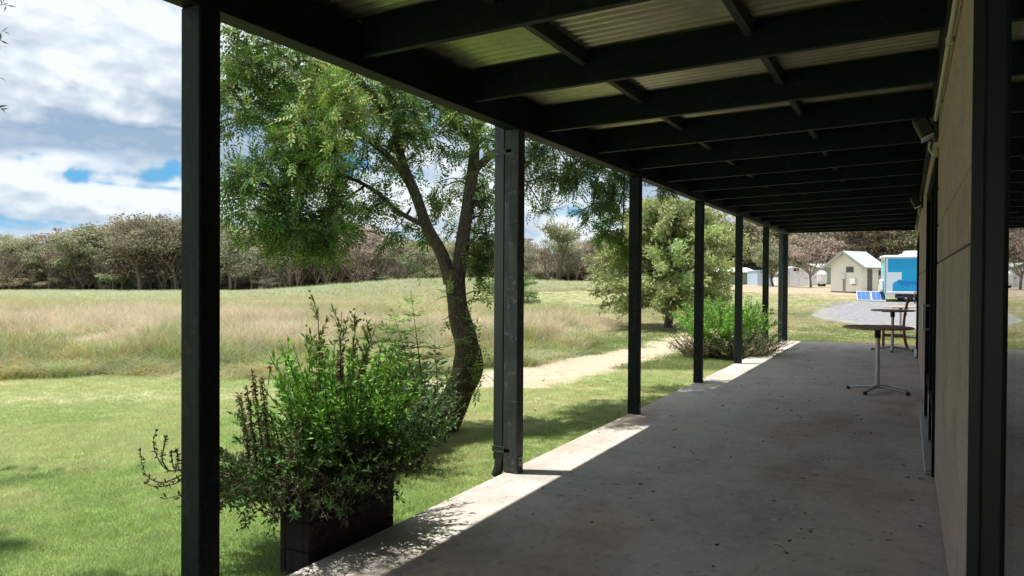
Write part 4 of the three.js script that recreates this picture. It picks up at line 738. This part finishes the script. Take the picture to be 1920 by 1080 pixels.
// the front row along the far edge of the paddock
const tops = [[-80, 440], [0, 440], [60, 446], [130, 440], [180, 428], [240, 420], [340, 412], [430, 420], [520, 430], [640, 428], [700, 440], [780, 450], [860, 440], [930, 445], [1000, 446], [1030, 470], [1060, 450], [1150, 430], [1250, 410], [1330, 398], [1400, 402], [1500, 385], [1700, 378], [2000, 380]];
const topAt = (x) => { for (let k = 0; k < tops.length - 1; k++) if (x < tops[k + 1][0]) { const [a, b] = tops[k], [c, d] = tops[k + 1]; return lerp(b, d, (x - a) / (c - a)); } return 400; };
const depthAt = (x) => lerp(96, 84, smooth(300, 1300, x)) - 4 * smooth(1300, 1600, x);
for (let px = -70; px < 1760; px += rr(20, 32)) plantGum(protos[Math.floor(rnd() * 6)], px, depthAt(px) + rr(-1, 4), topAt(px) + rr(-14, 40), px < 1300 ? 'brown leaved gum in the crowded row beyond the dry paddock' : 'brown leaved gum in the row behind the sheds and cabins', px < 1300 ? 'gum trees along the far edge of the paddock' : 'gum trees behind the sheds');
{ // the mass of trees and undergrowth behind
  const spots = []; for (let k = 0; k < 500; k++) { const px = rr(-1100, 2300), D = depthAt(px) + rr(5, 26), p = onG(px, D), e = at(px, topAt(px) + rr(-2, 40), D); spots.push([p, Math.max(2.5, e.y - p.y), k]); }
  for (let k = 0; k < 1300; k++) { const px = rr(-1100, 2300), D = depthAt(px) + rr(-1, 16), p = onG(px, D); spots.push([p, 1.2 + 3.1 * Math.pow(rnd(), 1.5), k]); }
  const g = new THREE.Group(); g.name = 'woodland'; scene.add(g); tag(g, 'dense brown woodland closing the view behind the front row of gums', 'woodland', null, 'stuff');
  const per = protos.slice(0, 3), mtx = new THREE.Matrix4(), q = new THREE.Quaternion(), col = new THREE.Color();
  per.forEach((pr, j) => { const mine = spots.filter((s) => s[2] % 3 === j); for (const [gi, name, mat] of [[0, 'trunks', pr[2]], [1, 'crowns', M.dryLeaf]]) { const im = new THREE.InstancedMesh(pr[gi], mat, mine.length); im.name = name; im.castShadow = im.receiveShadow = true; setSeed(500 + j); mine.forEach(([p, H], k) => { const s = H / (pr[3] + 0.25), w = s * (H < 4.3 ? rr(1.5, 2.2) : rr(1, 1.3)); q.setFromAxisAngle(V(0, 1, 0), rnd() * 6.28); mtx.compose(V(p.x, p.y - (H < 4.3 ? H * 0.3 : 0.1), p.z), q, V(w, s, w)); im.setMatrixAt(k, mtx); const f = rr(0.8, 1.2); im.setColorAt(k, col.setRGB(f * rr(0.92, 1.06), f * rr(0.94, 1.06), f * rr(0.9, 1.06))); }); im.userData.kind = 'stuff'; g.add(im); } });
}
{ // slender pale stems standing in front of the undergrowth
  setSeed(590); const N = 200, im = new THREE.InstancedMesh(bare[0], M.paleBark, N), mtx = new THREE.Matrix4(), q = new THREE.Quaternion(); im.name = 'bare_saplings'; im.castShadow = im.receiveShadow = true; scene.add(im);
  for (let k = 0; k < N; k++) { const px = rr(-500, 1290), p = onG(px, depthAt(px) - rr(0.5, 4)), h = rr(2.5, 6) / (bare[3] + 0.25), w = h * rr(0.35, 0.8); q.setFromAxisAngle(V(0, 1, 0), rnd() * 6.28); mtx.compose(p, q, V(w, h, w)); im.setMatrixAt(k, mtx); }
  tag(im, 'bare pale saplings and dead stems massed along the edge of the woodland', 'saplings', null, 'stuff');
}
{ // sprays of a gum outside the frame that hang in at the side
  setSeed(610); const b = onG(-900, 4.2), o = thing('overhanging_gum', 'drooping dark leaf sprays of a tree hanging in at the left edge', 'tree', b.toArray()); const B = new GB(), L = new LB();
  B.tube(curve([V(0, -0.1, 0), V(0.1, 1.8, 0), V(-0.1, 3.6, 0.1), V(0, 5.4, 0)], 16), (t) => lerp(0.16, 0.05, t), 10);
  for (const [x, y, n] of [[8, 2, 9], [-4, 55, 8], [-2, 82, 7], [-6, 142, 5], [-4, 205, 8], [-60, 30, 30], [-90, 120, 40], [-150, 60, 50], [-120, 220, 30], [-200, 160, 50], [-260, 40, 60]]) {
    const e = at(x, y, 5.6).sub(b), st = V(0, clamp(e.y + 0.4, 2, 5), 0), c = curve([st, V(e.x * 0.5, Math.max(st.y, e.y) + 0.35, e.z * 0.5), e], 12); B.tube(c, (t) => lerp(0.03, 0.003, t), 5, false);
    for (let k = 0; k < n; k++) { const ld = V(rr(-0.8, 1), rr(-0.9, 0.3), rr(-0.8, 0.8)).normalize(); L.leaf(e.clone().addScaledVector(rdir(), 0.03), ld, perp(ld), rr(0.05, 0.09), rr(0.010, 0.016), vary([0.06, 0.085, 0.045])); }
  }
  for (const [lx, lz] of [[-3.2, -1.9], [-3.6, -1.2], [-4.8, -1.3], [-5.8, -1.2]]) { const e = V(lx, 4.5, lz).sub(b); B.tube(curve([V(0, 4.2, 0), V(e.x * 0.5, 4.9 - b.y, e.z * 0.5), e], 12), (t) => lerp(0.03, 0.008, t), 6, false); }
  for (let k = 0; k < 15000; k++) { const x = rr(-6.4, -2.9), z = x > -3.32 ? rr(-2.6, -0.6) : x > -3.7 ? rr(-2.2, -0.6) : rr(-1.9, -0.4), d = fbm(x * 1.3, z * 1.3, 3); if (d < 0.38) continue; const ld = V(rr(-1, 1), rr(-1, 0.2), rr(-1, 1)).normalize(); L.leaf(V(x, 4.5 + rr(-0.25, 0.5), z).sub(b), ld, perp(ld), rr(0.08, 0.13), rr(0.02, 0.032), vary([0.06, 0.085, 0.045])); }
  part('trunk', B.build(), M.greyBark, o); part('crown', L.build(), M.leaf, o).userData.kind = 'stuff';
}
console.log('trees done');
// ---------------------------------------------------------------- grass
function clump(n, r, h0, h1, w, lean, segs = 1) {
  const p = [], i = []; for (let k = 0; k < n; k++) { const a = rnd() * 6.28, d = Math.sqrt(rnd()) * r, x = Math.cos(a) * d, z = Math.sin(a) * d, h = rr(h0, h1), b = rnd() * 6.28, lx = Math.cos(b) * lean * h * rnd(), lz = Math.sin(b) * lean * h * rnd(), c = rnd() * 6.28, wx = Math.cos(c) * w / 2, wz = Math.sin(c) * w / 2, q = p.length / 3;
    if (segs === 1) { p.push(x - wx, -0.01, z - wz, x + wx, -0.01, z + wz, x + lx, h, z + lz); i.push(q, q + 1, q + 2); }
    else { p.push(x - wx, -0.03, z - wz, x + wx, -0.03, z + wz, x - wx * 0.7 + lx * 0.35, h * 0.6, z - wz * 0.7 + lz * 0.35, x + wx * 0.7 + lx * 0.35, h * 0.6, z + wz * 0.7 + lz * 0.35, x + lx, h, z + lz); i.push(q, q + 1, q + 2, q + 1, q + 3, q + 2, q + 2, q + 3, q + 4); } }
  const g = new THREE.BufferGeometry(); g.setAttribute('position', new THREE.Float32BufferAttribute(p, 3)); g.setIndex(i); return g;
}
const grassMat = new THREE.MeshPhysicalMaterial({ roughness: 0.8, specularIntensity: 0.4, transmission: 0.45, thickness: 0, side: THREE.DoubleSide });
function field(name, label, geos, count, pick, scale) {
  const list = []; for (let t = 0; list.length < count && t < count * 14; t++) { const s = pick(); if (s) list.push(s); }
  const g = new THREE.Group(); g.name = name; scene.add(g); tag(g, label, 'grass', null, 'stuff');
  const mtx = new THREE.Matrix4(), q = new THREE.Quaternion(), col = new THREE.Color();
  geos.forEach((geo, j) => { const mine = list.filter((s, k) => k % geos.length === j), im = new THREE.InstancedMesh(geo, grassMat, mine.length); im.name = 'blades'; im.userData.kind = 'stuff'; im.castShadow = im.receiveShadow = true;
    mine.forEach(([x, z, c, s], k) => { q.setFromAxisAngle(V(0, 1, 0), rnd() * 6.28); const w = scale * rr(0.8, 1.25); mtx.compose(V(x, G(x, z), z), q, V(w, scale * s, w)); im.setMatrixAt(k, mtx); im.setColorAt(k, col.setRGB(...c)); }); g.add(im); });
  console.log(name, list.length);
}
const view = (x, z, m = 0) => { const D = -z * 0.8837 - x * 0.468, u = x * 0.8837 - z * -0.468 * -1; const lat = x * 0.8837 + -z * 0.468; return D > 1.0 && Math.abs(lat / D) < 0.72 + m; };
setSeed(701);
const lawnCol = (x, z) => { const n = 0.6 * fbm(x * 0.5 + 2, z * 0.5, 3) + 0.4 * fbm(x * 2.2 + 7, z * 2.2, 3), m = rnd(), c = vary([0.34, 0.455, 0.165], 0.25); const far = Math.hypot(x + 2.5, z + 3), dry = clamp(1.0 * smooth(0.44, 0.56, n) * smooth(0.6, 3, far) + 0.6 * smooth(4, 6.6, far)); return c.map((a, k) => lerp(a, [0.58, 0.55, 0.32][k], clamp(dry * 0.7 + (m < 0.08 ? 0.5 : 0)))); };
const okLawn = (x, z) => x < SL - 0.01 && !isTall(x, z) && rnd() > pathW(x, z) * 1.1 && view(x, z, 0.9) && !(Math.abs(x - PB.x) < PB.w && Math.abs(z - PB.z) < PB.d);
const lawnG = [0, 1, 2, 3].map(() => clump(16, 0.06, 0.010, 0.030, 0.0045, 2.2));
field('mown_grass', 'short green mown lawn between the slab and the paddock', lawnG, 100000, () => { const D = 1.2 + 12 * Math.pow(rnd(), 1.15), lat = rr(-1.5, 0.35) * D, x = lat * 0.8837 - D * 0.468, z = -(D * 0.8837 + lat * 0.468); return okLawn(x, z) ? [x, z, lawnCol(x, z), rr(0.7, 1.25)] : null; }, 1);
setSeed(702);
const edgeG = [0, 1].map(() => clump(12, 0.03, 0.025, 0.06, 0.005, 1.4));
field('edge_grass', 'slightly longer grass fringe along the slab edge', edgeG, 2600, () => { const z = rr(-17.5, -2.2), x = SL - 0.005 - 0.07 * rnd(); return rnd() < 0.3 + 0.7 * vn(z * 3, 1) && !(z > -3.4 && z < -2.6) ? [x, z, lawnCol(x, z), rr(0.6, 1.2)] : null; }, 1);
setSeed(703);
const tallG = [0, 1, 2, 3].map(() => clump(26, 0.16, 0.22, 0.58, 0.008, 1.3, 2));
const fieldCol = (x, z, D) => {
  const n = fbm(x * 0.16 + 5, z * 0.16, 4), m = lerp(fbm(x * 0.75, z * 0.75 + 8, 3), fbm(x * 0.16 + 20, z * 0.3 + 8, 4), smooth(20, 34, D)), tan = [0.62, 0.55, 0.37], pink = [0.63, 0.555, 0.41], gr = [0.36, 0.39, 0.165], ol = [0.46, 0.455, 0.23], pale = [0.50, 0.55, 0.36];
  let c = rnd() < 0.5 ? tan : pink; const g = smooth(0.44, 0.58, m + (n - 0.5) * 0.8 + 0.16 * (1 - smooth(11, 16, D)) + 0.22 * smooth(25, 34, D) - 0.16 * smooth(15, 18, D) * (1 - smooth(23, 30, D)));
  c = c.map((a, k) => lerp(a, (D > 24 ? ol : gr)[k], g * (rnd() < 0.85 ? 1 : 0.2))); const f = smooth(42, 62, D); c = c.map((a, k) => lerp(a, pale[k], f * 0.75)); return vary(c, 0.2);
};
const depthOf = (x, z) => -z * 0.8837 - x * 0.468;
field('tall_grass', 'tall dry tan and green grass standing in the near paddock', tallG, 40000, () => { const D = 6 + 26 * Math.pow(rnd(), 1.15), lat = rr(-1.4, 0.2) * D, x = lat * 0.8837 - D * 0.468, z = -(D * 0.8837 + lat * 0.468); if (!isTall(x, z)) return null; const q = fbm(x * 0.55 + 3, z * 0.55, 3), e = isTall(x + 0.9, z + 0.7) && isTall(x + 0.9, z) ? 1 : 0.6; if (rnd() > smooth(0.22, 0.5, q) + 0.35) return null; return [x, z, fieldCol(x, z, D), lerp(0.3, 1.05, smooth(0.3, 0.68, q)) * e * rr(0.6, 1.3)]; }, 1);
setSeed(704);
const farG = [0, 1, 2].map(() => clump(34, 0.5, 0.2, 0.5, 0.022, 1.5, 2));
field('far_grass', 'pale rough grass covering the far paddock up to the trees', farG, 38000, () => { const D = 30 + 66 * rnd(), lat = rr(-1.3, 0.3) * D, x = lat * 0.8837 - D * 0.468, z = -(D * 0.8837 + lat * 0.468); return isTall(x, z) ? [x, z, fieldCol(x, z, D), rr(0.4, 1.0)] : null; }, 1);
setSeed(705);
const tuftG = [0, 1].map(() => clump(22, 0.18, 0.015, 0.045, 0.009, 2));
field('paddock_turf', 'dry mown turf around the conifer and the gravel', tuftG, 30000, () => { const D = 12 + 46 * Math.pow(rnd(), 1.3), lat = rr(-0.05, 0.66) * D, x = lat * 0.8837 - D * 0.468, z = -(D * 0.8837 + lat * 0.468); if (isTall(x, z) || inPoly(x, z, DRIVE) || (x > SL - 0.1 && z > ZE - 0.1) || x > 3 || rnd() < pathW(x, z) || rnd() < bareW(x, z)) return null; const n = fbm(x * 0.3, z * 0.3, 3); return [x, z, vary([0.20, 0.25, 0.09].map((a, k) => lerp(a, [0.38, 0.34, 0.20][k], smooth(0.38, 0.66, n + 0.008 * (D - 22)))), 0.2), rr(0.6, 1.2)]; }, 1);
// ---------------------------------------------------------------- leaf litter
{
  setSeed(801); const L = new LB(), T = new GB();
  const bit = (x, z, s, y) => { const a = rnd() * 6.28, d = V(Math.cos(a), rr(0.0, 0.35), Math.sin(a)).normalize(), sd = V(-Math.sin(a), rr(-0.3, 0.3), Math.cos(a)).normalize(); L.leaf(V(x, y + 0.004, z), d, sd, s, s * rr(0.35, 0.6), vary([0.06, 0.045, 0.032], 0.5), -1.2); };
  for (let k = 0; k < 170; k++) { const x = rr(SL + 0.05, WX - 0.05), z = -2.4 - 12 * Math.pow(rnd(), 1.3), s = rr(0.012, 0.034); bit(x, z, s, 0.001); if (rnd() < 0.3) bit(x + rr(-0.02, 0.02), z + rr(-0.02, 0.02), s * 0.8, 0.003); }
  for (let k = 0; k < 26; k++) { const x = rr(SL + 0.1, WX - 0.1), z = -2.6 - 8 * rnd(), a = rnd() * 3.14, l = rr(0.02, 0.06); T.tube([V(x, 0.003, z), V(x + Math.cos(a) * l / 2, 0.006, z + Math.sin(a) * l / 2), V(x + Math.cos(a) * l, 0.003, z + Math.sin(a) * l)], 0.0018, 4, false); }
  for (let k = 0; k < 60; k++) { const z = -2.2 - 8 * rnd(), x = SL - 0.2 - 3 * rnd(); bit(x, z, rr(0.02, 0.045), G(x, z) + 0.03); }
  const o = new THREE.Group(); o.name = 'leaf_litter'; scene.add(o); tag(o, 'scattered dead leaves and twigs on the concrete and lawn', 'leaf litter', null, 'stuff');
  part('dead_leaves', L.build(), M.dryLeaf, o).userData.kind = 'stuff'; part('twigs', T.build(), M.twig, o).userData.kind = 'stuff';
}
renderer.render(scene, camera);
